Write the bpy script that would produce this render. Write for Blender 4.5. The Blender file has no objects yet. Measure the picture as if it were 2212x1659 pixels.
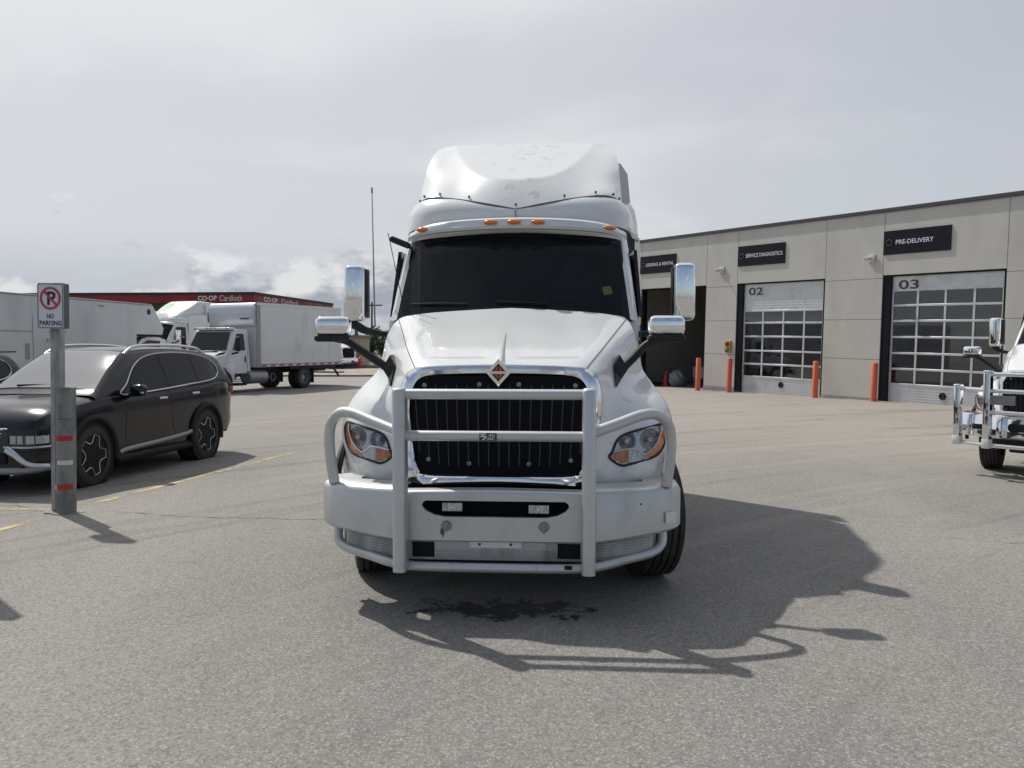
import bpy, bmesh, math, random
import numpy as np
from mathutils import Vector, Matrix
R = math.radians
random.seed(7)
scene = bpy.context.scene
col = scene.collection

# ---------------------------------------------------------------- camera, sky, sun, exposure
cam_data = bpy.data.cameras.new('camera')
cam = bpy.data.objects.new('camera', cam_data)
col.objects.link(cam)
cam_data.sensor_width = 36.0
cam_data.lens = 36.0 * 1790.0 / 2212.0
cam_data.clip_end = 4000
cam_data.clip_start = 0.05
CAM_H = 1.78
cam.location = (0, 0, CAM_H)
cam.rotation_euler = (math.pi / 2 - math.atan((829.5 - 743) / 1790.0), 0, 0)
scene.camera = cam
scene.render.resolution_x = 1024
scene.render.resolution_y = 768
scene.view_settings.view_transform = 'Standard'
scene.view_settings.look = 'None'
scene.view_settings.exposure = 0.0
scene.view_settings.gamma = 1.0
scene.view_settings.use_curve_mapping = False

TO_SUN = Vector((-0.52, 0.535, 1.0)).normalized()
sun_data = bpy.data.lights.new('sun', 'SUN')
sun_data.energy = 3.7
sun_data.angle = R(0.9)
sun_data.color = (1.0, 0.97, 0.915)
sun = bpy.data.objects.new('sun', sun_data)
col.objects.link(sun)
sun.rotation_euler = TO_SUN.to_track_quat('Z', 'Y').to_euler()
sun.location = (-20, 20, 40)

world = bpy.data.worlds.new('World')
scene.world = world
world.use_nodes = True

class NT:
    """small helper around a node tree"""
    def __init__(s, tree):
        s.t = tree; s.n = tree.nodes; s.l = tree.links
    def node(s, typ, **kw):
        nd = s.n.new(typ)
        for k, v in kw.items():
            if k.startswith('i_'):
                key = k[2:]
                key = int(key) if key.isdigit() else key.replace('_', ' ')
                s.put(nd.inputs[key], v)
            else:
                setattr(nd, k, v)
        return nd
    def put(s, sock, v):
        if isinstance(v, bpy.types.NodeSocket): s.l.new(v, sock)
        else:
            if sock.type == 'RGBA' and not isinstance(v, (int, float)) and len(v) == 3: v = (*v, 1)
            sock.default_value = v
    def math(s, op, a, b=0.0, c=None, clamp=False):
        nd = s.n.new('ShaderNodeMath'); nd.operation = op; nd.use_clamp = clamp
        s.put(nd.inputs[0], a); s.put(nd.inputs[1], b)
        if c is not None: s.put(nd.inputs[2], c)
        return nd.outputs[0]
    def mix(s, f, a, b, blend='MIX'):
        nd = s.n.new('ShaderNodeMix'); nd.data_type = 'RGBA'; nd.blend_type = blend
        s.put(nd.inputs[0], f); s.put(nd.inputs[6], a); s.put(nd.inputs[7], b)
        return nd.outputs[2]
    def ramp(s, f, lo, hi, a=0.0, b=1.0, smooth=True):
        nd = s.n.new('ShaderNodeMapRange'); nd.interpolation_type = 'SMOOTHSTEP' if smooth else 'LINEAR'
        s.put(nd.inputs[0], f); s.put(nd.inputs[1], lo); s.put(nd.inputs[2], hi); s.put(nd.inputs[3], a); s.put(nd.inputs[4], b)
        return nd.outputs[0]
    def noise(s, vec, scale, detail=4.0, rough=0.5, dist=0.0):
        nd = s.n.new('ShaderNodeTexNoise')
        s.put(nd.inputs['Vector'], vec); nd.inputs['Scale'].default_value = scale
        nd.inputs['Detail'].default_value = detail; nd.inputs['Roughness'].default_value = rough
        nd.inputs['Distortion'].default_value = dist
        return nd.outputs[0]
    def vmul(s, vec, v):
        nd = s.n.new('ShaderNodeVectorMath'); nd.operation = 'MULTIPLY'
        s.put(nd.inputs[0], vec); s.put(nd.inputs[1], v); return nd.outputs[0]
    def vadd(s, vec, v):
        nd = s.n.new('ShaderNodeVectorMath'); nd.operation = 'ADD'
        s.put(nd.inputs[0], vec); s.put(nd.inputs[1], v); return nd.outputs[0]
    def sep(s, vec):
        nd = s.n.new('ShaderNodeSeparateXYZ'); s.put(nd.inputs[0], vec); return nd.outputs
    def comb(s, x, y, z):
        nd = s.n.new('ShaderNodeCombineXYZ')
        s.put(nd.inputs[0], x); s.put(nd.inputs[1], y); s.put(nd.inputs[2], z); return nd.outputs[0]

def build_world():
    w = NT(world.node_tree); w.n.clear()
    out = w.node('ShaderNodeOutputWorld'); bg = w.node('ShaderNodeBackground')
    sky = w.node('ShaderNodeTexSky'); sky.sky_type = 'NISHITA'; sky.sun_disc = False
    sky.sun_elevation = math.asin(TO_SUN.z)
    sky.sun_rotation = math.atan2(TO_SUN.x, TO_SUN.y)
    sky.air_density = 1.0; sky.dust_density = 1.5; sky.ozone_density = 1.0
    g = w.node('ShaderNodeTexCoord').outputs['Generated']
    x, y, z = w.sep(g)
    zc = w.math('MAXIMUM', z, 0.0)
    k = w.math('ADD', zc, 0.16)
    px = w.math('DIVIDE', x, k); py = w.math('DIVIDE', y, k)
    p = w.comb(px, py, 0.0)
    # high thin overcast: broad soft bands
    n1 = w.noise(w.vadd(w.vmul(p, (0.55, 0.95, 1)), (3.9, 1.2, 0)), 0.9, 3.0, 0.45, 0.5)
    n2 = w.noise(w.vadd(p, (9.1, 4.2, 0)), 2.4, 5.0, 0.55, 0.3)
    n = w.math('ADD', w.math('MULTIPLY', n1, 0.8), w.math('MULTIPLY', n2, 0.2))
    f = w.ramp(n, 0.43, 0.61)
    stratus = w.mix(f, (3.95, 4.2, 5.0), (6.2, 6.4, 6.8))
    # forward scattering of thin cloud round the sun
    dotn = w.node('ShaderNodeVectorMath'); dotn.operation = 'DOT_PRODUCT'
    w.put(dotn.inputs[0], g); dotn.inputs[1].default_value = TO_SUN
    glow = w.ramp(dotn.outputs['Value'], 0.0, 1.0, 0.0, 1.0)
    stratus = w.mix(w.math('MULTIPLY', glow, 0.55), stratus, (10.0, 10.0, 9.9))
    # bright veil above the cumulus bank, blue-grey air under it
    low = w.math('MULTIPLY', w.ramp(z, 0.16, 0.36, 1.0, 0.0), w.ramp(z, 0.05, 0.14))
    stratus = w.mix(w.math('MULTIPLY', low, 0.45), stratus, (6.9, 7.05, 7.3))
    stratus = w.mix(w.ramp(z, 0.04, 0.13, 0.75, 0.0), stratus, (4.35, 4.75, 5.6))
    c3 = w.comb(x, y, w.math('MULTIPLY', z, 1.9))
    def puffs(dx, dz): return w.noise(w.vadd(c3, (1.2+dx, 0.4, 0.1+dz)), 5.6, 9.0, 0.60, 0.0)
    cn = puffs(0, 0); up = puffs(-0.02, 0.045)
    cm = w.ramp(w.math('ADD', cn, w.math('MULTIPLY', w.math('SUBTRACT', 0.100, z), 1.7)), 0.53, 0.615)
    sh = w.ramp(w.math('SUBTRACT', cn, up), -0.07, 0.10)
    cum = w.mix(sh, (3.35, 3.7, 4.4), (7.6, 7.7, 7.8))
    cum = w.mix(w.ramp(z, 0.0, 0.07, 0.6, 0.0), cum, (4.9, 5.25, 5.9))
    cloud = w.mix(cm, stratus, cum)
    # away from the sun the overcast breaks up into blue gaps
    gap = w.noise(w.vadd(p, (2.0, 7.7, 0)), 1.7, 5.0, 0.55, 0.3)
    open_ = w.math('MULTIPLY', w.ramp(y, -0.40, 0.12, 1.0, 0.0), w.ramp(gap, 0.30, 0.46))
    cover = w.math('SUBTRACT', 0.93, w.math('MULTIPLY', open_, 0.80))
    colr = w.mix(cover, sky.outputs[0], cloud)
    w.put(bg.inputs[0], colr); bg.inputs[1].default_value = 0.10
    w.l.new(bg.outputs[0], out.inputs[0])
build_world()

# ---------------------------------------------------------------- materials
MATS = {}
def mat(name, base=(0.5, 0.5, 0.5), rough=0.5, metal=0.0, coat=0.0, spec=0.5, dirt=None, bump=None, emit=None, coat_rough=0.05, ior=1.5):
    """dirt = (colour, scale, lo, hi, amount[, stretch])   bump = (scale, strength, distance)"""
    m = bpy.data.materials.new(name); m.use_nodes = True
    w = NT(m.node_tree); b = w.n['Principled BSDF']
    b.inputs['Roughness'].default_value = rough; b.inputs['Metallic'].default_value = metal
    b.inputs['Coat Weight'].default_value = coat; b.inputs['Coat Roughness'].default_value = coat_rough
    b.inputs['Specular IOR Level'].default_value = spec; b.inputs['IOR'].default_value = ior
    c = (*base, 1)
    b.inputs['Base Color'].default_value = c
    tc = w.node('ShaderNodeTexCoord').outputs['Object']
    if dirt:
        dc, sc, lo, hi, am = dirt[:5]
        v = w.vmul(tc, dirt[5]) if len(dirt) > 5 else tc
        n = w.noise(v, sc, 6.0, 0.62, 0.2)
        f = w.math('MULTIPLY', w.ramp(n, lo, hi), am)
        w.put(b.inputs['Base Color'], w.mix(f, c, (*dc, 1)))
        w.put(b.inputs['Roughness'], w.math('ADD', rough, w.math('MULTIPLY', f, 0.35), clamp=True))
    if bump:
        n = w.noise(tc, bump[0], 5.0, 0.6)
        bn = w.node('ShaderNodeBump'); bn.inputs['Strength'].default_value = bump[1]; bn.inputs['Distance'].default_value = bump[2]
        w.put(bn.inputs['Height'], n); w.l.new(bn.outputs[0], b.inputs['Normal'])
    if emit:
        b.inputs['Emission Color'].default_value = (*emit[0], 1); b.inputs['Emission Strength'].default_value = emit[1]
    MATS[name] = m
    return m

mat('white_paint', (0.70, 0.708, 0.695), 0.28, 0, 0.9, 0.5, dirt=((0.50, 0.50, 0.47), 2.3, 0.52, 0.8, 0.35))
mat('lower_paint', (0.60, 0.60, 0.58), 0.4, 0, 0.3, 0.4, dirt=((0.33, 0.31, 0.28), 3.5, 0.42, 0.7, 0.75))
mat('far_white', (0.70, 0.71, 0.71), 0.35, 0, 0.4, 0.5, dirt=((0.42, 0.42, 0.40), 1.3, 0.5, 0.8, 0.5, (1, 1, .35)))
mat('chrome', (0.80, 0.81, 0.83), 0.09, 1.0, dirt=((0.45, 0.45, 0.45), 9, 0.5, 0.8, 0.5))
mat('clean_chrome', (0.84, 0.85, 0.87), 0.06, 1.0)
mat('brushed_aluminium', (0.58, 0.585, 0.58), 0.40, 0.6, dirt=((0.40, 0.39, 0.365), 4.0, 0.47, 0.8, 0.55, (1, 1, 0.5)), bump=(160, 0.05, 0.002))
mat('dusty_aluminium', (0.46, 0.465, 0.46), 0.5, 0.5, dirt=((0.27, 0.26, 0.245), 5.0, 0.42, 0.72, 0.8, (1, 1, 0.4)), bump=(120, 0.08, 0.002))
mat('black_plastic', (0.014, 0.0145, 0.016), 0.5, spec=0.35, dirt=((0.06, 0.058, 0.054), 6, 0.45, 0.75, 0.6))
mat('dark_void', (0.008, 0.008, 0.009), 0.85)
mat('bug_screen', (0.006, 0.0065, 0.009), 0.7, spec=0.12, bump=(700, 0.3, 0.002))
mat('grille_metal', (0.05, 0.054, 0.062), 0.4, 0.5)
mat('rubber', (0.028, 0.028, 0.028), 0.75, dirt=((0.09, 0.085, 0.078), 8, 0.45, 0.75, 0.6))
mat('amber', (0.75, 0.20, 0.03), 0.18, 0, 0.6)
mat('amber_dim', (0.55, 0.15, 0.03), 0.22, 0, 0.5, dirt=((0.16, 0.06, 0.02), 25, 0.45, 0.6, 0.8, (4, 1, .4)))
mat('orange_red', (0.62, 0.085, 0.035), 0.4)
mat('frit', (0.005, 0.006, 0.007), 0.25, 0, 0.0, 0.3)
mat('interior', (0.085, 0.086, 0.088), 0.8)
mat('lens_chrome', (0.46, 0.48, 0.50), 0.12, 0.9, bump=(38, 0.5, 0.02))
mat('lens_ribbed', (0.55, 0.57, 0.58), 0.2, 0.5, dirt=((0.2, 0.2, 0.2), 30, 0.45, 0.6, 0.7, (4, 1, .3)))
mat('sticker_yellow', (0.55, 0.60, 0.12), 0.5)
mat('sticker_white', (0.74, 0.74, 0.70), 0.5)
mat('badge_black', (0.03, 0.03, 0.032), 0.4)
mat('badge_silver', (0.65, 0.65, 0.66), 0.35, 0.3)
mat('green_decal', (0.20, 0.62, 0.14), 0.4)
mat('rust_mark', (0.10, 0.085, 0.075), 0.7)
mat('seam', (0.10, 0.10, 0.10), 0.8)
mat('chassis', (0.02, 0.02, 0.021), 0.7)
mat('suv_paint', (0.005, 0.006, 0.010), 0.2, 0, 0.4, 0.3, dirt=((0.018, 0.021, 0.02), 2.2, 0.5, 0.85, 0.35))
mat('cladding', (0.016, 0.016, 0.017), 0.6, spec=0.3)
mat('silver_trim', (0.66, 0.67, 0.69), 0.28, 0.8)
mat('satin_silver', (0.30, 0.305, 0.31), 0.45, 0.6)
mat('rim_black', (0.018, 0.018, 0.02), 0.35, 0, 0.4)
mat('tail_red', (0.30, 0.02, 0.025), 0.2, 0, 0.6)
mat('galvanised', (0.36, 0.375, 0.37), 0.48, 0.55, dirt=((0.24, 0.25, 0.245), 7, 0.42, 0.66, 0.8, (1, 1, 0.35)))
mat('steel_pipe', (0.235, 0.25, 0.245), 0.5, 0.35, dirt=((0.15, 0.155, 0.15), 6, 0.42, 0.66, 0.8, (1, 1, 0.4)))
mat('tape_red', (0.42, 0.018, 0.03), 0.35)
mat('tape_white', (0.62, 0.64, 0.64), 0.35)
mat('sign_white', (0.66, 0.68, 0.73), 0.4)
mat('sign_red', (0.50, 0.045, 0.055), 0.45)
mat('sign_black', (0.018, 0.02, 0.03), 0.45)
mat('sign_side', (0.10, 0.105, 0.11), 0.5)
mat('post_concrete', (0.30, 0.285, 0.26), 0.9, dirt=((0.18, 0.17, 0.16), 9, 0.4, 0.7, 0.7), bump=(60, 0.3, 0.01))
mat('panel_concrete', (0.57, 0.545, 0.495), 0.85, dirt=((0.46, 0.44, 0.40), 0.9, 0.42, 0.75, 0.6, (1, 1, 0.45)), bump=(45, 0.12, 0.01))
mat('foundation', (0.30, 0.30, 0.275), 0.9, dirt=((0.2, 0.2, 0.185), 3, 0.4, 0.7, 0.7))
mat('joint_grey', (0.17, 0.165, 0.155), 0.85)
mat('flashing', (0.055, 0.058, 0.066), 0.5)
mat('door_frame', (0.008, 0.009, 0.012), 0.6, spec=0.15)
mat('door_aluminium', (0.62, 0.63, 0.635), 0.4, 0.25, dirt=((0.40, 0.40, 0.40), 3, 0.45, 0.7, 0.6))
mat('door_panel', (0.64, 0.65, 0.655), 0.45, 0.1, dirt=((0.40, 0.40, 0.395), 2.5, 0.45, 0.75, 0.6))
mat('building_sign', (0.012, 0.014, 0.021), 0.5, spec=0.15)
mat('letter_white', (0.72, 0.73, 0.74), 0.5)
mat('letter_dark', (0.045, 0.046, 0.05), 0.5)
mat('copper_ring', (0.22, 0.12, 0.09), 0.4, 0.4)
mat('bollard_orange', (0.66, 0.14, 0.06), 0.5, dirt=((0.45, 0.11, 0.06), 5, 0.45, 0.75, 0.7, (1, 1, .4)))
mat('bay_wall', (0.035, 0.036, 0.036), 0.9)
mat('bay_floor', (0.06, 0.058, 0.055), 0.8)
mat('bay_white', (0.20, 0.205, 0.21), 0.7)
mat('signal_yellow', (0.60, 0.28, 0.03), 0.5)
mat('signal_red', (0.22, 0.02, 0.015), 0.3)
mat('signal_green', (0.02, 0.20, 0.16), 0.3)
mat('lamp_beige', (0.55, 0.54, 0.50), 0.5)
mat('canopy_red', (0.26, 0.018, 0.028), 0.45, dirt=((0.19, 0.015, 0.022), 0.6, 0.4, 0.7, 0.7))
mat('canopy_dark', (0.02, 0.02, 0.022), 0.6)
mat('stucco_beige', (0.42, 0.35, 0.26), 0.9)
mat('stucco_brown', (0.24, 0.185, 0.135), 0.9)
mat('metal_grey', (0.22, 0.235, 0.25), 0.6)
mat('kerb_concrete', (0.20, 0.205, 0.205), 0.9, dirt=((0.14, 0.14, 0.14), 2, 0.4, 0.7, 0.7))
mat('hydrant_red', (0.45, 0.03, 0.025), 0.45)
mat('pole_wood', (0.10, 0.085, 0.07), 0.9)
mat('bark', (0.07, 0.05, 0.035), 0.9)
mat('leaf', (0.055, 0.085, 0.03), 0.7, dirt=((0.03, 0.05, 0.02), 2.2, 0.4, 0.65, 0.9))
mat('field_grass', (0.10, 0.115, 0.045), 0.95, dirt=((0.17, 0.15, 0.08), 0.05, 0.4, 0.65, 0.8))
mat('crack', (0.035, 0.033, 0.03), 0.95)
mat('rv_white', (0.56, 0.57, 0.575), 0.4, 0, 0.2, dirt=((0.44, 0.445, 0.45), 0.8, 0.42, 0.72, 0.7, (1, 1, .5)))
mat('tape_red_white', (0.5, 0.5, 0.5), 0.5)

def glass(name, tint, rough=0.02, density=0.75, refl=1.0, f0=0.045, body=(0.010, 0.0125, 0.0145)):
    """tinted sheet glass: a fresnel mirror over a tinted see-through pane"""
    m = bpy.data.materials.new(name); m.use_nodes = True
    w = NT(m.node_tree); w.n.clear()
    out = w.node('ShaderNodeOutputMaterial')
    tr = w.node('ShaderNodeBsdfTransparent'); tr.inputs[0].default_value = (*tint, 1)
    df = w.node('ShaderNodeBsdfDiffuse'); df.inputs[0].default_value = (*body, 1)
    gl = w.node('ShaderNodeBsdfGlossy'); gl.inputs['Roughness'].default_value = rough
    gl.inputs[0].default_value = (refl, refl, refl, 1)
    ge = w.node('ShaderNodeNewGeometry')
    dt = w.node('ShaderNodeVectorMath'); dt.operation = 'DOT_PRODUCT'
    w.l.new(ge.outputs['Normal'], dt.inputs[0]); w.l.new(ge.outputs['Incoming'], dt.inputs[1])
    fac = w.math('POWER', w.math('SUBTRACT', 1.0, w.math('ABSOLUTE', dt.outputs['Value'])), 5.0)
    fac = w.math('ADD', f0, w.math('MULTIPLY', fac, 0.95-f0))
    m1 = w.node('ShaderNodeMixShader'); m1.inputs[0].default_value = density
    w.l.new(tr.outputs[0], m1.inputs[1]); w.l.new(df.outputs[0], m1.inputs[2])
    m2 = w.node('ShaderNodeMixShader'); w.put(m2.inputs[0], fac)
    w.l.new(m1.outputs[0], m2.inputs[1]); w.l.new(gl.outputs[0], m2.inputs[2])
    w.l.new(m2.outputs[0], out.inputs[0])
    MATS[name] = m
    return m
glass('windshield', (0.62, 0.69, 0.72), 0.02, 0.28, 0.5, 0.04, (0.012, 0.018, 0.021))
glass('dark_glass', (0.2, 0.21, 0.22), 0.02, 0.85, 0.9)
glass('suv_screen', (0.6, 0.63, 0.62), 0.05, 0.35, 1.0, 0.40)
glass('door_glass', (0.5, 0.52, 0.54), 0.03, 0.4, 0.9, 0.11, (0.02, 0.022, 0.024))
glass('lens_clear', (0.93, 0.94, 0.95), 0.02, 0.0, 1.0)

def road_dust():
    """dried road film along the lowest edge of the white bodywork"""
    m = MATS['white_paint']; w = NT(m.node_tree); b = w.n['Principled BSDF']
    tc = w.node('ShaderNodeTexCoord').outputs['Object']; z = w.sep(tc)[2]
    src = b.inputs['Base Color'].links[0].from_socket
    n = w.noise(w.vmul(tc, (1.0, 1.0, 2.2)), 5.5, 6.0, 0.65, 0.3)
    f = w.ramp(w.math('ADD', z, w.math('MULTIPLY', w.math('SUBTRACT', n, 0.5), 0.35)), 0.80, 0.97, 0.75, 0.0)
    w.put(b.inputs['Base Color'], w.mix(f, src, (0.40, 0.385, 0.35, 1)))
road_dust()
def fairing_paint():
    """white roof paint with the torn remains of old stickers"""
    m = MATS['white_paint'].copy(); m.name = 'fairing_paint'; MATS['fairing_paint'] = m
    w = NT(m.node_tree); b = w.n['Principled BSDF']
    tc = w.node('ShaderNodeTexCoord').outputs['Object']
    x, y, z = w.sep(tc)
    src = b.inputs['Base Color'].links[0].from_socket
    n = w.noise(w.vmul(tc, (1, 0.6, 1)), 6.5, 3.0, 0.7, 1.2)
    n2 = w.noise(w.vmul(tc, (1, 0, 1.6)), 22.0, 2.0, 0.5)
    tear = w.ramp(w.math('ADD', n, w.math('MULTIPLY', w.math('SUBTRACT', n2, 0.5), 0.30)), 0.575, 0.585)
    ax = w.math('ABSOLUTE', x)
    up = w.math('MULTIPLY', w.ramp(z, 3.42, 3.46), w.ramp(ax, 0.40, 0.42, 1.0, 0.0))
    lo = w.math('MULTIPLY', w.math('MULTIPLY', w.ramp(z, 3.07, 3.09), w.ramp(z, 3.31, 3.33, 1.0, 0.0)), w.ramp(ax, 0.20, 0.22, 1.0, 0.0))
    f = w.math('MULTIPLY', w.math('MULTIPLY', tear, w.math('ADD', up, lo, clamp=True)), 0.8)
    w.put(b.inputs['Base Color'], w.mix(f, src, (0.52, 0.52, 0.50, 1)))
fairing_paint()

def asphalt():
    m = bpy.data.materials.new('asphalt'); m.use_nodes = True; MATS['asphalt'] = m
    w = NT(m.node_tree); b = w.n['Principled BSDF']
    p = w.node('ShaderNodeNewGeometry').outputs['Position']
    x, y, z = w.sep(p)
    v = w.node('ShaderNodeTexVoronoi'); w.put(v.inputs['Vector'], p); v.inputs['Scale'].default_value = 110.0
    sp = w.sep(v.outputs['Color'])[0]
    v2 = w.node('ShaderNodeTexVoronoi'); w.put(v2.inputs['Vector'], p); v2.inputs['Scale'].default_value = 75.0
    sp2 = w.sep(v2.outputs['Color'])[1]
    n0 = w.noise(p, 260.0, 3.0, 0.6)
    n1 = w.noise(p, 1.1, 6.0, 0.6, 0.3)
    n2 = w.noise(w.vmul(p, (1.0, 0.35, 1)), 0.28, 5.0, 0.55, 0.4)
    n3 = w.noise(w.vmul(p, (0.45, 1.5, 1)), 0.8, 6.0, 0.65, 0.6)
    base = w.mix(w.ramp(n2, 0.35, 0.68), (0.212, 0.203, 0.187, 1), (0.285, 0.266, 0.238, 1))
    # tan dust further off to the back and right
    dust = w.math('MULTIPLY', w.ramp(y, 7.0, 20.0), w.ramp(x, -9.0, 7.0, 0.35, 1.0))
    base = w.mix(w.math('MULTIPLY', dust, 0.85), base, (0.345, 0.307, 0.260, 1))
    base = w.mix(w.math('MULTIPLY', w.ramp(n1, 0.52, 0.74), 0.30), base, (0.14, 0.132, 0.122, 1))
    base = w.mix(w.math('MULTIPLY', w.math('MULTIPLY', w.ramp(n3, 0.56, 0.72), dust), 0.42), base, (0.195, 0.17, 0.145, 1))
    # aggregate: pale and dark stones in the binder
    near = w.ramp(y, 6.0, 26.0, 1.0, 0.45)
    base = w.mix(w.math('MULTIPLY', w.ramp(sp, 0.70, 0.95), w.math('MULTIPLY', near, 0.75)), base, (0.42, 0.395, 0.355, 1))
    base = w.mix(w.math('MULTIPLY', w.ramp(sp2, 0.60, 0.85), w.math('MULTIPLY', near, 0.42)), base, (0.085, 0.080, 0.074, 1))
    base = w.mix(w.math('MULTIPLY', w.ramp(n0, 0.52, 0.70), w.math('MULTIPLY', near, 0.5)), base, (0.10, 0.095, 0.088, 1))
    # sweeping tyre tracks and paler polished lanes
    ra = w.math('SQRT', w.math('ADD', w.math('POWER', w.math('SUBTRACT', x, 16.0), 2.0), w.math('POWER', w.math('ADD', y, 9.0), 2.0)))
    trk = w.noise(w.comb(w.math('MULTIPLY', ra, 2.3), w.math('MULTIPLY', x, 0.16), 3.0), 1.0, 5.0, 0.62, 0.35)
    base = w.mix(w.math('MULTIPLY', w.ramp(trk, 0.54, 0.68), 0.34), base, (0.125, 0.118, 0.108, 1))
    base = w.mix(w.math('MULTIPLY', w.ramp(trk, 0.44, 0.32), 0.30), base, (0.36, 0.335, 0.30, 1))
    grit = w.node('ShaderNodeTexVoronoi'); w.put(grit.inputs['Vector'], p); grit.inputs['Scale'].default_value = 7.0
    gd = w.math('MULTIPLY', w.ramp(grit.outputs['Distance'], 0.055, 0.03, 0.0, 1.0, False), w.ramp(w.sep(grit.outputs['Color'])[0], 0.62, 0.66))
    base = w.mix(w.math('MULTIPLY', gd, 0.75), base, (0.06, 0.055, 0.05, 1))
    # wet oil drips under the nose of the truck
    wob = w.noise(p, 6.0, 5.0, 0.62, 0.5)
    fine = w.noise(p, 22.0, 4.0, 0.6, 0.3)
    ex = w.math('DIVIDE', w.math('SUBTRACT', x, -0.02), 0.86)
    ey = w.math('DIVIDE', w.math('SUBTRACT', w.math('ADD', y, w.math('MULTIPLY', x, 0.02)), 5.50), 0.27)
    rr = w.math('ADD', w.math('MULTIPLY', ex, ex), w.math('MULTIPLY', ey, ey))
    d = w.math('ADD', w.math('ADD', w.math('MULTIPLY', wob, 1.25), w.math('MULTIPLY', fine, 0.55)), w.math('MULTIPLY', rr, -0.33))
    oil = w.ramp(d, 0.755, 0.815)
    # faint old tyre and drip stains elsewhere
    old = w.noise(w.vadd(p, (11, 3, 0)), 2.1, 5.0, 0.7, 0.4)
    st = w.math('MULTIPLY', w.ramp(old, 0.68, 0.76), 0.38)
    base = w.mix(st, base, (0.09, 0.085, 0.08, 1))
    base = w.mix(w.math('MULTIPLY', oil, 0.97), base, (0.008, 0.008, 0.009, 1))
    w.put(b.inputs['Base Color'], base)
    w.put(b.inputs['Roughness'], w.math('SUBTRACT', 0.88, w.math('MULTIPLY', oil, 0.38)))
    b.inputs['Specular IOR Level'].default_value = 0.35
    bn = w.node('ShaderNodeBump'); bn.inputs['Strength'].default_value = 0.5; bn.inputs['Distance'].default_value = 0.006
    w.put(bn.inputs['Height'], w.math('ADD', w.math('MULTIPLY', sp, 0.6), n0))
    w.l.new(bn.outputs[0], b.inputs['Normal'])
asphalt()

def worn_paint(name, colr, hold):
    """thin painted line worn down to the asphalt in places; also a pale patch"""
    m = bpy.data.materials.new(name); m.use_nodes = True; MATS[name] = m
    w = NT(m.node_tree); b = w.n['Principled BSDF']; out = w.n['Material Output']
    p = w.node('ShaderNodeNewGeometry').outputs['Position']
    n = w.math('ADD', w.math('MULTIPLY', w.noise(p, 2.6, 5.0, 0.6), 0.6), w.math('MULTIPLY', w.noise(p, 60.0, 3.0, 0.6), 0.4))
    f = w.ramp(n, hold, hold + 0.10)
    b.inputs['Base Color'].default_value = (*colr, 1); b.inputs['Roughness'].default_value = 0.8
    tr = w.node('ShaderNodeBsdfTransparent'); mx = w.node('ShaderNodeMixShader')
    w.put(mx.inputs[0], f); w.l.new(b.outputs[0], mx.inputs[1]); w.l.new(tr.outputs[0], mx.inputs[2])
    w.l.new(mx.outputs[0], out.inputs[0])
worn_paint('yellow_line', (0.52, 0.41, 0.21), 0.455)
worn_paint('pale_patch', (0.50, 0.47, 0.42), 0.44)

def gravel_mat():
    m = bpy.data.materials.new('gravel'); m.use_nodes = True; MATS['gravel'] = m
    w = NT(m.node_tree); b = w.n['Principled BSDF']
    p = w.node('ShaderNodeNewGeometry').outputs['Position']
    v = w.node('ShaderNodeTexVoronoi'); w.put(v.inputs['Vector'], p); v.inputs['Scale'].default_value = 5.0
    n = w.noise(p, 1.5, 6.0, 0.65)
    c = w.mix(w.sep(v.outputs['Color'])[0], (0.20, 0.17, 0.135, 1), (0.46, 0.40, 0.33, 1))
    c = w.mix(w.ramp(n, 0.42, 0.66), c, (0.30, 0.255, 0.205, 1))
    w.put(b.inputs['Base Color'], c); b.inputs['Roughness'].default_value = 0.95
gravel_mat()

# ---------------------------------------------------------------- mesh helpers
def catmull(pts, n=8, closed=False):
    P = [Vector(p) for p in pts]; out = []
    m = len(P); rng = m if closed else m - 1
    for i in range(rng):
        if closed: a, b, c, d = P[(i-1) % m], P[i], P[(i+1) % m], P[(i+2) % m]
        else: a, b, c, d = P[max(i-1, 0)], P[i], P[i+1], P[min(i+2, m-1)]
        for k in range(n):
            t = k / n
            out.append(0.5 * ((2*b) + (c-a)*t + (2*a-5*b+4*c-d)*t*t + (3*b-a-3*c+d)*t**3))
    if not closed: out.append(P[-1].copy())
    return out

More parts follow.
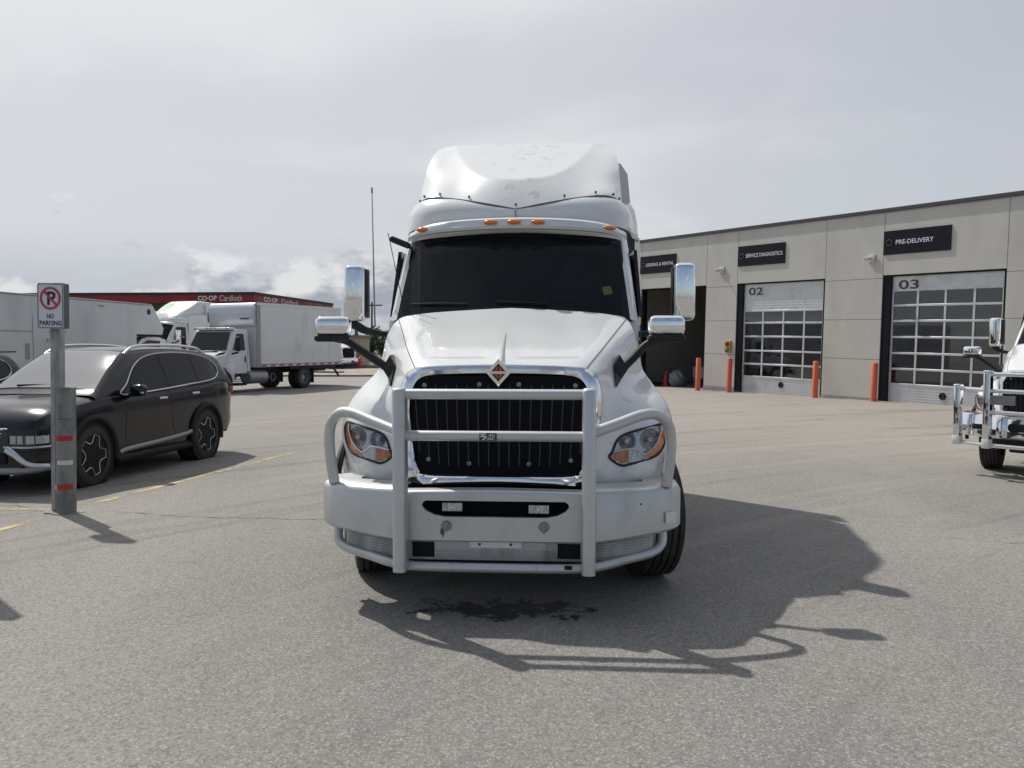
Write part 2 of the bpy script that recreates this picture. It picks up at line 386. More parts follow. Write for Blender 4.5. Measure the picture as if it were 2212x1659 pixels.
class MB:
    def __init__(s): s.v = []; s.f = []
    def add(s, vs, fs, M=None):
        o = len(s.v)
        for p in vs:
            p = Vector(p)
            s.v.append(tuple(M @ p) if M else tuple(p))
        s.f += [tuple(o + i for i in f) for f in fs]
        return s
    def box(s, c, size, bev=0.0, seg=2, M=None, rot=None):
        bm = bmesh.new(); bmesh.ops.create_cube(bm, size=1.0)
        for v in bm.verts: v.co = Vector((v.co.x*size[0], v.co.y*size[1], v.co.z*size[2]))
        if bev > 0: bmesh.ops.bevel(bm, geom=bm.edges[:], offset=bev, segments=seg, profile=0.5, affect='EDGES', clamp_overlap=True)
        T = Matrix.Translation(c) @ (rot.to_4x4() if rot else Matrix())
        if M: T = M @ T
        bm.verts.index_update()
        s.add([v.co.copy() for v in bm.verts], [[v.index for v in f.verts] for f in bm.faces], T)
        bm.free(); return s
    def bx(s, x0, x1, y0, y1, z0, z1, bev=0.0, seg=2, M=None):
        return s.box(((x0+x1)/2, (y0+y1)/2, (z0+z1)/2), (abs(x1-x0), abs(y1-y0), abs(z1-z0)), bev, seg, M)
    def bmesh(s, bm, M=None):
        bm.verts.index_update()
        s.add([v.co.copy() for v in bm.verts], [[v.index for v in f.verts] for f in bm.faces], M)
        bm.free(); return s
    def tube(s, pts, r, n=10, closed=False, M=None, caps=True, flat=1.0):
        P = [Vector(p) for p in pts]; m = len(P); rad = r if isinstance(r, (list, tuple)) else [r]*m
        vs, fs = [], []; up = None
        for i in range(m):
            t = (P[(i+1) % m] - P[i-1]) if closed else (P[min(i+1, m-1)] - P[max(i-1, 0)])
            t.normalize()
            if up is None: up = Vector((0, 0, 1)) if abs(t.z) < 0.9 else Vector((0, 1, 0))
            a = t.cross(up)
            if a.length < 1e-6: a = t.cross(Vector((1, 0, 0)))
            a.normalize(); b = a.cross(t); b.normalize(); up = b
            for k in range(n):
                w = 2*math.pi*k/n
                vs.append(P[i] + a*math.cos(w)*rad[i] + b*math.sin(w)*rad[i]*flat)
        for i in range(m if closed else m-1):
            j = (i+1) % m
            for k in range(n):
                q = (k+1) % n
                fs.append((i*n+k, i*n+q, j*n+q, j*n+k))
        if caps and not closed:
            fs.append(tuple(range(n))[::-1]); fs.append(tuple((m-1)*n+k for k in range(n)))
        return s.add(vs, fs, M)
    def lathe(s, prof, n=24, M=None, closed_prof=False, caps=True):
        """prof = [(radius, height)], turned round local Z"""
        vs, fs = [], []; m = len(prof)
        for r, h in prof:
            for k in range(n):
                w = 2*math.pi*k/n; vs.append((r*math.cos(w), r*math.sin(w), h))
        for i in range(m if closed_prof else m-1):
            j = (i+1) % m
            for k in range(n):
                q = (k+1) % n; fs.append((i*n+k, i*n+q, j*n+q, j*n+k))
        if caps and not closed_prof:
            if prof[0][0] > 1e-6: fs.append(tuple(range(n))[::-1])
            if prof[-1][0] > 1e-6: fs.append(tuple((m-1)*n+k for k in range(n)))
        return s.add(vs, fs, M)
    def grid(s, rows, M=None, closed=False):
        nr, nc = len(rows), len(rows[0]); vs = [p for r in rows for p in r]; fs = []
        for i in range(nr-1):
            for j in range(nc if closed else nc-1):
                k = (j+1) % nc
                fs.append((i*nc+j, i*nc+k, (i+1)*nc+k, (i+1)*nc+j))
        return s.add(vs, fs, M)
    def prism(s, poly, d0, d1, f=None, holes=()):
        """extrude a 2-D outline (with holes); f maps (a, b, d) to a point (default XZ outline, depth along Y)"""
        f = f or (lambda a, b, d: (a, d, b))
        bm = bmesh.new(); loops = []
        for lp in [poly, *holes]:
            vs = [bm.verts.new((a, b, 0)) for a, b in lp]
            for i in range(len(vs)): bm.edges.new((vs[i], vs[(i+1) % len(vs)]))
            loops.append(vs)
        bmesh.ops.triangle_fill(bm, edges=bm.edges[:], use_beauty=True)
        bm.verts.index_update(); nv = len(bm.verts)
        pts = [v.co.copy() for v in bm.verts]; tris = [[v.index for v in fc.verts] for fc in bm.faces]
        vs = [f(p.x, p.y, d0) for p in pts] + [f(p.x, p.y, d1) for p in pts]
        fs = [tuple(t) for t in tris] + [tuple(i+nv for i in t[::-1]) for t in tris]
        for lp in loops:
            ids = [v.index for v in lp]
            for i in range(len(ids)):
                a, b = ids[i], ids[(i+1) % len(ids)]
                fs.append((a, b, b+nv, a+nv))
        bm.free()
        return s.add(vs, fs)
    def mirror(s):
        o = len(s.v)
        s.v += [(-x, y, z) for x, y, z in s.v]
        s.f += [tuple(i+o for i in f[::-1]) for f in s.f[:]]
        return s
    def flipx(s):
        s.v = [(-x, y, z) for x, y, z in s.v]; s.f = [f[::-1] for f in s.f]; return s
    def mesh(s, name, m, smooth=40, merge=0.0, normals=True):
        me = bpy.data.meshes.new(name); me.from_pydata(s.v, [], s.f)
        if merge or normals:
            bm = bmesh.new(); bm.from_mesh(me)
            if merge: bmesh.ops.remove_doubles(bm, verts=bm.verts[:], dist=merge)
            if normals: bmesh.ops.recalc_face_normals(bm, faces=bm.faces[:])
            bm.to_mesh(me); bm.free()
        me.materials.append(MATS[m] if isinstance(m, str) else m)
        if smooth:
            me.polygons.foreach_set('use_smooth', [True]*len(me.polygons))
            me.set_sharp_from_angle(angle=R(smooth))
        me.update(); return me
    def build(s, name, m, parent=None, smooth=40, merge=0.0, normals=True, **kw):
        o = bpy.data.objects.new(name, s.mesh(name, m, smooth, merge, normals)); col.objects.link(o)
        if parent: o.parent = parent
        for k, v in kw.items(): o[k] = v
        return o

def thing(name, label, cat, loc=(0, 0, 0), rz=0.0, group=None):
    o = bpy.data.objects.new(name, None); col.objects.link(o)
    o.empty_display_size = 0.2
    o.location = loc; o.rotation_euler = (0, 0, rz); o['label'] = label; o['category'] = cat
    if group: o['group'] = group
    return o
def tag(o, label, cat, group=None):
    o['label'] = label; o['category'] = cat
    if group: o['group'] = group
    return o
def copy_tree(o, parent=None):
    c = o.copy(); col.objects.link(c); c.parent = parent
    for ch in o.children: copy_tree(ch, c)
    return c
def smooth01(t):
    t = max(0.0, min(1.0, t)); return t*t*(3-2*t)

_txt = {}
def text_geo(body, size=1.0, bold=0.0, spacing=1.0):
    """lettering as flat triangles, centred on (0,0); returns verts, faces, width, height"""
    cu = bpy.data.curves.new('t', 'FONT'); cu.body = body; cu.size = size
    cu.offset = bold; cu.space_character = spacing; cu.resolution_u = 3
    ob = bpy.data.objects.new('t', cu); col.objects.link(ob)
    dg = bpy.context.evaluated_depsgraph_get(); dg.update()
    me = bpy.data.meshes.new_from_object(ob.evaluated_get(dg))
    vs = [v.co.copy() for v in me.vertices]; fs = [tuple(p.vertices) for p in me.polygons]
    bpy.data.objects.remove(ob); bpy.data.meshes.remove(me); bpy.data.curves.remove(cu)
    x0, x1 = min(v.x for v in vs), max(v.x for v in vs); y0, y1 = min(v.y for v in vs), max(v.y for v in vs)
    cx, cy = (x0+x1)/2, (y0+y1)/2
    return [(v.x-cx, v.y-cy) for v in vs], fs, x1-x0, y1-y0
def letters(body, width, height, place, bold=0.0, spacing=1.0):
    """MB with the lettering scaled to width x height; place(a, b) gives the 3-D point"""
    vs, fs, w, h = text_geo(body, 1.0, bold, spacing)
    sx = width / w; sy = height / h
    return MB().add([place(a*sx, b*sy) for a, b in vs], fs)

def tps(ctrl, reg=1e-4):
    """thin-plate surface depth(x, z) through control points (x, z, depth)"""
    c = np.array(ctrl, float); n = len(c)
    def U(r2): return 0.5*r2*np.log(np.maximum(r2, 1e-12))
    d2 = ((c[:, None, :2]-c[None, :, :2])**2).sum(-1)
    K = U(d2) + reg*np.eye(n); Pm = np.c_[np.ones(n), c[:, :2]]
    A = np.zeros((n+3, n+3)); A[:n, :n] = K; A[:n, n:] = Pm; A[n:, :n] = Pm.T
    sol = np.linalg.solve(A, np.r_[c[:, 2], 0, 0, 0]); w, a = sol[:n], sol[n:]
    def f(x, z):
        r2 = (c[:, 0]-x)**2 + (c[:, 1]-z)**2
        return float(a[0]+a[1]*x+a[2]*z+(w*U(r2)).sum())
    return f
def inside(poly, a, b):
    r = False; n = len(poly)
    for i in range(n):
        (x0, y0), (x1, y1) = poly[i], poly[(i+1) % n]
        if (y0 > b) != (y1 > b) and a < (x1-x0)*(b-y0)/(y1-y0)+x0: r = not r
    return r
def pipe_z(M0, M1, r, n=16): return MB().tube([M0, M1], r, n)
# ---------------------------------------------------------------- ground
def gz(x, y):
    """the lot is level, with a slight rise to the service doors"""
    return 0.12 * smooth01((x-1.5)/4.0) * smooth01((y-14.0)/8.0)
def build_ground():
    xs = [-700, -300, -120] + [x for x in np.arange(-60, 61, 1.5)] + [120, 300, 700]
    ys = [-400, -150, -60] + [y for y in np.arange(-30, 46.1, 1.5)]
    rows = [[(x, y, gz(x, y)) for x in xs] for y in ys]
    MB().grid(rows).build('ground', 'asphalt', smooth=180, kind='structure')
    # beyond the lot: low concrete kerb, gravel verge, rough ground to the horizon
    MB().bx(-80, 120, 45.05, 45.25, -0.3, 0.10, 0.02).build('kerb', 'kerb_concrete', kind='structure')
    rows = [[(x, y, 0.06 + 0.10*smooth01((y-46)/5)*(0.6+0.4*math.sin(x*0.9)*math.cos(y*0.7+x*0.3))) for x in np.arange(-80, 121, 2.0)] for y in np.arange(45.26, 58, 1.0)]
    MB().grid(rows).build('gravel_verge', 'gravel', smooth=180, kind='structure')
    MB().grid([[(-1500, 57.3, -0.05), (1500, 57.3, -0.05)], [(-1500, 3000, -0.05), (1500, 3000, -0.05)]]).build('field', 'field_grass', kind='structure')
build_ground()

def strip(name, m, a, b, w, z=0.004, **kw):
    a, b = Vector((*a, 0)), Vector((*b, 0)); d = (b-a).normalized(); n = Vector((-d.y, d.x, 0))*w/2
    k = max(2, int((b-a).length/0.5)); rows = [[], []]
    for i in range(k+1):
        p = a.lerp(b, i/k); h = gz(p.x, p.y)+z
        rows[0].append((p.x+n.x, p.y+n.y, h)); rows[1].append((p.x-n.x, p.y-n.y, h))
    return MB().grid(rows).build(name, m, kind='structure', **kw)
strip('ground_strip', 'yellow_line', (-4.70, 9.02), (-3.50, 13.8), 0.10)
strip('ground_strip', 'yellow_line', (-5.35, 6.2), (-4.79, 8.30), 0.10)
strip('ground_strip', 'yellow_line', (-7.4, 8.98), (-4.98, 8.83), 0.10)
strip('ground_strip', 'pale_patch', (7.3, 11.9), (8.5, 11.2), 0.16)  # pale broken patch laid over the asphalt as a thin sheet
def crack(name, pts, w):
    P = catmull([(x, y, 0) for x, y in pts], 14); rows = [[], []]
    for i, p in enumerate(P):
        j = Vector((random.uniform(-.02, .02), random.uniform(-.03, .03), 0)); q = p + j
        ww = w*random.uniform(0.3, 1.0); h = gz(q.x, q.y)+0.003
        rows[0].append((q.x, q.y+ww, h)); rows[1].append((q.x, q.y-ww, h))
    MB().grid(rows).build(name, 'crack', kind='structure', smooth=0)
crack('crack', [(-4.2, 8.72), (-3.2, 8.45), (-2.2, 8.35), (-1.2, 8.2)], 0.006)
crack('crack', [(3.9, 7.6), (4.8, 7.2), (5.8, 7.0), (7.2, 6.6)], 0.005)
crack('crack', [(-9, 9.6), (-7, 9.4), (-5.3, 9.0)], 0.006)
# ---------------------------------------------------------------- highway tractor
def xz(p): return (p[0], p[1])
NG = [(0, 1.640), (.30, 1.635), (.50, 1.625), (.595, 1.612), (.655, 1.575), (.692, 1.50), (.704, 1.40), (.700, 1.30), (.685, 1.22), (.665, 1.12), (.645, 1.02), (.625, .92), (.61, .815)]
NS = [(0, 2.075), (.50, 2.05), (.80, 2.02), (.945, 1.985), (1.0, 1.86), (1.04, 1.70), (1.06, 1.58), (1.13, 1.455), (1.19, 1.37), (1.235, 1.26), (1.25, 1.10), (1.245, .95), (1.215, .80)]
_c = [(0, 1.635, .33), (.3, 1.63, .34), (.55, 1.615, .37), (.66, 1.56, .40), (.70, 1.45, .41), (.70, 1.3, .40), (.67, 1.15, .37), (.63, 1.0, .34), (.60, .85, .31),
      (0, 1.75, .60), (0, 1.85, .90), (0, 1.96, 1.2), (0, 2.075, 1.5), (.592, 1.62, .42), (.75, 1.75, .80), (.865, 1.86, 1.2), (.945, 1.985, 1.55),
      (.4, 1.74, .62), (.45, 1.89, 1.08), (.5, 2.05, 1.52), (1.0, 1.86, 1.38), (1.04, 1.70, 1.38), (1.06, 1.58, 1.32), (1.13, 1.455, 1.08), (1.19, 1.37, 1.0),
      (1.235, 1.26, .92), (1.25, 1.10, .88), (1.245, .95, .85), (1.21, .84, .80),
      (.77, 1.0, .40), (.83, 1.15, .465), (.957, 1.19, .53), (1.09, 1.215, .61), (1.155, 1.17, .68), (1.155, 1.08, .68), (1.06, .965, .57), (.85, .925, .43),
      (.7, .88, .35), (.9, .86, .43), (1.1, .86, .60), (.80, 1.35, .52), (.80, 1.5, .62), (.80, 1.6, .72), (.80, 1.70, .80), (.9, 1.4, .64), (.9, 1.5, .82), (.9, 1.6, .92), (.9, 1.7, 1.0),
      (1.0, 1.4, .74), (1.0, 1.5, 1.02), (1.0, 1.6, 1.15), (1.1, 1.4, .88), (1.05, 1.3, .66), (1.15, 1.3, .78), (.9, 1.28, .54)]
nose = tps(_c + [(-x, z, y) for x, z, y in _c if x > 0.01], 1.2e-3)

HL = [(.756, .986), (.827, .925), (.895, .928), (1.062, .966), (1.128, 1.025), (1.156, 1.116), (1.159, 1.174), (1.136, 1.21), (1.092, 1.216), (.957, 1.186), (.858, 1.153), (.807, 1.11), (.775, 1.028)]

def hm(x, z): return (.972+(x-.96)*1.06, 1.075+(z-1.07)*.90)
HL = [hm(*p) for p in HL]

def hood_y(x, z):
    y = nose(x, z)
    ax = abs(x)
    w1 = .56 + (z-1.67)*.75
    m = smooth01((ax-(.085-(z-1.67)*.15))/.03)*smooth01((w1-ax)/.04)*smooth01((z-1.672)/.02)*smooth01((1.93-z)/.14)
    return y + .022*m

def nose_patch(i0, i1, ns=44, n=10, cut=None, fy=nose):
    G = catmull([(a, b, 0) for a, b in NG], n)[i0*n:i1*n+1]
    S = catmull([(a, b, 0) for a, b in NS], n)[i0*n:i1*n+1]
    rows = []
    for g, s in zip(G, S):
        row = []
        for k in range(ns+1):
            q = g.lerp(s, k/ns); row.append((q.x, fy(q.x, q.y), q.y))
        rows.append(row)
    mb = MB().grid(rows)
    if cut:
        keep = []
        for f in mb.f:
            cx = sum(mb.v[i][0] for i in f)/4; cz = sum(mb.v[i][2] for i in f)/4
            if not inside(cut, cx, cz): keep.append(f)
        mb.f = keep
    return mb, rows

def poly_patch(poly, fy, off, step=.007):
    xs = [p[0] for p in poly]; zs = [p[1] for p in poly]
    mb = MB(); idx = {}
    nx = int((max(xs)-min(xs))/step)+1; nz = int((max(zs)-min(zs))/step)+1
    def vid(i, j):
        if (i, j) not in idx:
            x = min(xs)+i*step; z = min(zs)+j*step
            idx[i, j] = len(mb.v); mb.v.append((x, fy(x, z)+off, z))
        return idx[i, j]
    for i in range(nx):
        for j in range(nz):
            if inside(poly, min(xs)+(i+.5)*step, min(zs)+(j+.5)*step):
                mb.f.append((vid(i, j), vid(i+1, j), vid(i+1, j+1), vid(i, j+1)))
    return mb

def shrink(poly, k):
    cx = sum(p[0] for p in poly)/len(poly); cz = sum(p[1] for p in poly)/len(poly)
    return [(cx+(x-cx)*k, cz+(z-cz)*k) for x, z in poly]

def tyre(parent, c, r, w, rz=0.0, rim='clean_chrome', side=1, dual=False, rimr=.57):
    """tyre with a grooved tread, its rim a sub-part; axle along x, outer side = side"""
    M = Matrix.Translation(c) @ Matrix.Rotation(rz, 4, 'Z') @ Matrix.Rotation(R(90)*side, 4, 'Y')
    h = w/2; q = rimr*r
    prof = [(q, -h*.8), (q*1.08, -h*.95), (r*.82, -h*1.0), (r*.95, -h*.92), (r*.985, -h*.80)]
    for k in range(5):
        a = -h*.72 + k*h*.36
        prof += [(r, a-h*.12), (r, a+h*.12)]
        if k < 4: prof += [(r*.972, a+h*.13), (r*.972, a+h*.23)]
    prof += [(r*.985, h*.80), (r*.95, h*.92), (r*.82, h), (q*1.08, h*.95), (q, h*.8)]
    t = MB().lathe(prof, 40, M, caps=False).build('tyre', 'rubber', parent, 30)
    rp = [(q, -h*.8), (q, h*.78), (q*.93, h*.80), (q*.88, h*.45), (q*.62, h*.35), (q*.55, h*.62), (q*.30, h*.68), (q*.28, h*.9), (0.001, h*.92)] if not dual else \
         [(q, -h*.8), (q, h*.78), (q*.93, h*.80), (q*.86, h*.2), (q*.80, -h*.5), (q*.5, -h*.55), (q*.45, -h*.1), (q*.4, h*.3), (0.001, h*.35)]
    mb = MB().lathe(rp, 30, M, caps=False)
    for k in range(10):
        a = 2*math.pi*k/10; hh = h*.64 if not dual else -h*.5
        mb.lathe([(r*.03, hh), (r*.03, hh+.03), (.001, hh+.035)], 6, M @ Matrix.Translation((q*.45*math.cos(a), q*.45*math.sin(a), 0)))
    mb.build('rim', rim, t, 35)
    if rim == 'clean_chrome' and not dual:
        for k in range(10):
            a = 2*math.pi*(k+.5)/10
            MB().lathe([(q*.105, h*.405), (.001, h*.41)], 8, M @ Matrix.Translation((q*.76*math.cos(a), q*.76*math.sin(a), 0))).build('hand_hole', 'dark_void', t)
    return t

def rounded(x0, x1, z0, z1, r, n=5):
    out = []
    for cx, cz, a0 in ((x1-r, z1-r, 0), (x0+r, z1-r, 90), (x0+r, z0+r, 180), (x1-r, z0+r, 270)):
        for k in range(n+1):
            a = R(a0+90*k/n); out.append((cx+r*math.cos(a), cz+r*math.sin(a)))
    return out

def semi_body(T, stickers=True):
    # ---- hood and fenders
    mb, _ = nose_patch(0, 3, fy=hood_y); mb.mirror()
    hood = mb.build('hood', 'white_paint', T, 50, merge=.0005)
    for sgn in (1, -1):
        mb, rows = nose_patch(3, 12, cut=shrink(HL, .97))
        # side wall running back from the silhouette, with the wheel arch cut out
        edge = [r[-1] for r in rows]
        side = []
        for p in edge:
            yb = 1.64 if p[2] > 1.55 else 1.78
            side.append([(p[0]+.0*k, p[1]+(yb-p[1])*k/14, p[2]) for k in range(15)])
        sb = MB().grid(side)
        sb.f = [f for f in sb.f if math.hypot(sum(sb.v[i][1] for i in f)/4-1.12, sum(sb.v[i][2] for i in f)/4-.5) > .60]
        mb.add(sb.v, sb.f)
        # turned-in lower edge
        low = rows[-1]; mb.grid([low, [(x*.985, y+.06, z-.012) for x, y, z in low]])
        if sgn < 0: mb.flipx()
        fe = mb.build('fender', 'white_paint', T, 50, merge=.0005)
        arch = [(1.215, 1.12+.6*math.cos(a), .5+.6*math.sin(a)) for a in np.linspace(R(35), R(180), 20)]
        MB().tube([(sgn*x, y, z) for x, y, z in arch], .03, 8).build('arch_lip', 'black_plastic', fe)
        # seam between hood top and fender
        sm = [(rows[0][k][0]*sgn, rows[0][k][1]-.001, rows[0][k][2]+.001) for k in range(0, len(rows[0]))]
        MB().tube(sm, .0035, 5).build('seam', 'seam', fe)
        # headlight
        fx = lambda x, z: nose(x, z)
        def bowl(x, z):
            y = nose(x, z)+.022
            for cx, cz, r in ((1.05, 1.107, .080), (.882, 1.10, .066)):
                d = math.hypot(x-cx, (z-cz))/r
                if d < 1: y += .055*(1-d*d)
            return y
        def put(m, name, mt, par, sm=40):
            if sgn < 0: m.flipx()
            return m.build(name, mt, par, sm)
        h = put(poly_patch(HL, bowl, 0), 'headlight', 'lens_chrome', T, 60)
        out3 = catmull([(x, nose(x, z)-.004, z) for x, z in HL], 5, True)
        put(MB().tube(out3, .009, 6, True), 'bezel', 'black_plastic', h)
        amb = [(1.114, 1.20), (1.109, 1.147), (1.086, 1.075), (1.053, 1.033), (1.009, 1.0), (.993, .985), (1.0, .958), (1.062, .966), (1.128, 1.025), (1.156, 1.116), (1.159, 1.174), (1.136, 1.21)]
        amb = [hm(*p) for p in amb]
        put(poly_patch(amb, fx, .004), 'side_marker', 'amber', h)
        ts1 = [(.765, 1.018), (.885, 1.040), (.885, .932), (.827, .930), (.760, .986)]
        ts1 = [hm(*p) for p in ts1]
        put(poly_patch(ts1, fx, .005), 'turn_signal', 'amber_dim', h)
        ts2 = [(.885, 1.040), (.922, 1.044), (.990, .990), (1.0, .958), (.895, .932), (.885, .932)]
        ts2 = [hm(*p) for p in ts2]
        put(poly_patch(ts2, fx, .005), 'running_light', 'lens_ribbed', h)
        dv = [(x, nose(x, z)+.002, z) for x, z in (hm(*p) for p in ((.768, 1.022), (.859, 1.040), (.922, 1.046), (.990, .992), (1.009, 1.0), (1.053, 1.033), (1.086, 1.075), (1.109, 1.147), (1.113, 1.205)))]
        put(MB().tube(dv, .006, 6), 'divider', 'silver_trim', h)
        for cx, cz, r in ((1.05, 1.107, .018), (.882, 1.10, .016)):
            put(MB().tube([(cx, nose(cx, cz)+.07, cz), (cx, nose(cx, cz)+.02, cz)], r, 10), 'bulb', 'lens_ribbed', h)
        put(poly_patch(HL, fx, -.003, .02), 'lens', 'lens_clear', h, 60)
    # hood ridge behind the emblem
    rows = []
    for k in range(13):
        t = k/12; z = 1.625+.25*t; y = hood_y(0, z)+.012; w = .050*(1-t)+.003; e = .045*(1-t)**.8+.004
        rows.append([(-w, y+.02, z-.012), (-w*.35, y-e*.75, z+e*.55), (0, y-e*.85, z+e*.62), (w*.35, y-e*.75, z+e*.55), (w, y+.02, z-.012)])
    MB().grid(rows).build('hood_ridge', 'white_paint', T, 25)
    # ---- grille
    O = NG[:11] + [(.632, .90), (.60, .822), (0, .812)]
    I = [(0, 1.575), (.30, 1.57), (.47, 1.56), (.55, 1.53), (.59, 1.47), (.612, 1.38), (.612, 1.28), (.603, 1.2), (.592, 1.1), (.578, 1.0), (.565, .95), (.54, .908), (.48, .889), (0, .884)]
    scr = lambda x, z: .375 - .05*(1-(x/.62)**2) - .03*(1.57-z)/.7
    oc = catmull([(a, b, 0) for a, b in O], 6); ic = catmull([(a, b, 0) for a, b in I], 6)
    rows = [[], [], [], [], []]
    for o, i in zip(oc, ic):
        yo = nose(o.x, max(o.y, .86)) if o.y > .93 else .30+.05*smooth01((o.x-.5)/.1); yi = scr(i.x, i.y)
        for r, t, dy in ((0, 0, .012), (1, .05, -.034), (2, .45, -.045), (3, .88, -.03), (4, 1.0, .012)):
            q = o.lerp(i, t); rows[r].append((q.x, (yo*(1-t)+yi*t)+dy, q.y))
    MB().grid(rows).mirror().build('grille_surround', 'chrome', T, 50, merge=.0006)
    inn = [(p.x, p.y) for p in catmull([(a, b, 0) for a, b in I], 6)]
    full = inn + [(-x, z) for x, z in inn[::-1] if x > 1e-4]
    g = poly_patch(full, scr, .0, .02).build('grille_screen', 'bug_screen', T, 60)
    for k in range(-8, 9):
        x = .0735*k
        zt = 1.50-.6*max(0, abs(x)-.5); zb = .945 + .5*max(0, abs(x)-.42)
        pts = [(x*(1-.06*(1-t)), scr(x, zb+(zt-zb)*t)-.002, zb+(zt-zb)*t) for t in np.linspace(0, 1, 9)]
        MB().tube(pts, .0055, 6).build('grille_bar', 'grille_metal', g)
    for bx_, bz in ((-.52, 1.497), (-.135, 1.505), (.135, 1.505), (.52, 1.497), (-.49, .985), (-.205, .962), (.205, .962), (.49, .985)):
        M = Matrix.Translation((bx_, scr(bx_, bz)-.003, bz)) @ Matrix.Rotation(R(90), 4, 'X')
        b = MB().lathe([(.0155, 0), (.0155, .006), (.010, .008), (.009, .002), (.001, .002)], 12, M).build('snap', 'satin_silver', g)
    # ---- diamond emblem
    yc = .262
    def dia(a, b): return [(0, 1.587+b), (a, 1.587), (0, 1.587-b), (-a, 1.587)]
    em = MB().prism(dia(.084, .093), yc, yc+.09, holes=[dia(.056, .062)[::-1]]).build('emblem', 'clean_chrome', T, 20)
    MB().prism(dia(.058, .064), yc+.016, yc+.05).build('emblem_ground', 'badge_black', em)
    for sx in (1, -1):
        MB().prism([(sx*.005, 1.600), (sx*.005, 1.631), (sx*.030, 1.600)], yc+.008, yc+.017).build('emblem_wedge', 'orange_red', em)
        MB().prism([(sx*.005, 1.574), (sx*.005, 1.543), (sx*.030, 1.574)], yc+.008, yc+.017).build('emblem_wedge', 'orange_red', em)
    MB().prism([(-.055, 1.578), (.055, 1.578), (.055, 1.596), (-.055, 1.596)], yc+.004, yc+.017).build('emblem_bar', 'silver_trim', em)
    # ---- dark blocks added behind the nose against light leaks; frame and axle below
    mb = MB().bx(-.58, .58, .52, 1.5, .35, 1.5).bx(-1.0, 1.0, .62, .66, .42, .92).bx(-.6, -.45, .5, 7.2, .62, .9).bx(.45, .6, .5, 7.2, .62, .9)
    mb.bx(-.95, -.6, 1.70, 1.76, .35, 1.5).bx(.6, .95, 1.70, 1.76, .35, 1.5)
    mb.tube([(-.95, 1.12, .5), (.95, 1.12, .5)], .07, 10)
    mb.build('chassis', 'chassis', T)
    for s in (-1, 1):
        MB().tube([(s*.92, 2.0, .62), (s*.92, 4.2, .62)], .30, 24).build('fuel_tank', 'chrome', T)
        MB().bx(s*.80, s*1.22, 2.0, 2.6, .28, .36, .01).build('step', 'black_plastic', T)
    # ---- wheels, steered a little
    for s in (-1, 1):
        tyre(T, (s*1.07, 1.12, .50), .50, .29, R(15), side=s)
        for yy in (5.75, 7.05):
            for xx in (.78, 1.10):
                if xx > 1 or s > 0: tyre(T, (s*xx, yy, .50), .50, .26, 0, side=s, dual=True, rim='satin_silver')
            MB().bx(s*.70, s*1.22, yy+.62, yy+.64, .25, .85).build('mud_flap', 'rubber', T)
    # ---- cab shell round the windscreen
    inner = [(-.985, 1.985, 1.665), (-.95, 2.35, 1.90), (-.915, 2.66, 2.13), (-.86, 2.715, 2.14), (-.45, 2.748, 2.09), (0, 2.758, 2.07)]
    outer = [(-1.055, 1.965, 1.74), (-1.02, 2.35, 1.97), (-.985, 2.70, 2.20), (-.92, 2.80, 2.20), (-.45, 2.85, 2.14), (0, 2.865, 2.12)]
    back = [(-1.12, 1.965, 2.95), (-1.09, 2.35, 2.95), (-1.05, 2.76, 2.95), (-.98, 2.90, 2.95), (-.45, 2.95, 2.95), (0, 2.96, 2.95)]
    def full_(c):
        h_ = catmull(c, 6); return [tuple(p) for p in h_] + [(-p.x, p.y, p.z) for p in h_[::-1][1:]]
    def reord(c): return [(x, y, z) for x, z, y in c]
    fi, fo, fb = full_(reord(inner)), full_(reord(outer)), full_(reord(back))
    mid = [tuple((Vector(a)*.5+Vector(b)*.5)+Vector((0, -.035, 0))) for a, b in zip(fi, fo)]
    mb = MB().grid([fi, mid, fo, fb])
    mb.grid([[(s*1.055, 1.74, z) for z in (1.1, 1.965)] for s in ()] or [[(-1.075, 1.60, 1.0), (-1.055, 1.70, 1.965)], [(-1.12, 2.95, 1.0), (-1.12, 2.95, 1.965)]])
    mb.grid([[(1.075, 1.60, 1.0), (1.055, 1.70, 1.965)], [(1.12, 2.95, 1.0), (1.12, 2.95, 1.965)]])
    mb.grid([[(-1.07, 1.66, 1.0), (-.7, 1.66, 1.0)], [(-1.055, 1.70, 1.98), (-.7, 1.70, 2.0)]]).grid([[(1.07, 1.66, 1.0), (.7, 1.66, 1.0)], [(1.055, 1.70, 1.98), (.7, 1.70, 2.0)]])
    cab = mb.build('cab', 'white_paint', T, 50)
    # cab interior: dark floor, back wall, dash and seats
    mb = MB().bx(-1.0, 1.0, 2.90, 2.94, 1.2, 2.85).bx(-1.0, 1.0, 1.80, 2.94, 1.18, 1.22)
    mb.box((0, 1.86, 1.88), (1.9, .34, .16), .05)
    for s in (-1, 1):
        mb.box((s*.55, 2.45, 1.75), (.5, .5, .16), .05).box((s*.55, 2.72, 2.1), (.5, .14, .75), .06).box((s*.55, 2.73, 2.55), (.28, .1, .2), .04)
    mb.bx(-.9, .9, 2.25, 2.9, 2.70, 2.72)
    mb.build('interior', 'interior', cab)
    sw = [( .42+.21*math.cos(a), 2.10+.10*math.sin(a), 1.98+.18*math.sin(a)) for a in np.linspace(0, 2*math.pi, 28, endpoint=False)]
    MB().tube(sw, .014, 6, True).build('steering_wheel', 'black_plastic', cab)
    # windscreen
    def ws(u, v, off=0):
        x = u*(1.0+(.93-1.0)*v); z = (1.965+.07*(1-u*u))*(1-v)+(2.695+.062*(1-u*u))*v
        y = (1.53+.135*u*u)*(1-v)+(2.03+.11*u*u)*v
        return (x, y-off, z)
    win = MB().grid([[ws(u, v) for u in np.linspace(-1, 1, 33)] for v in np.linspace(0, 1, 13)]).build('windscreen', 'windshield', T, 80)
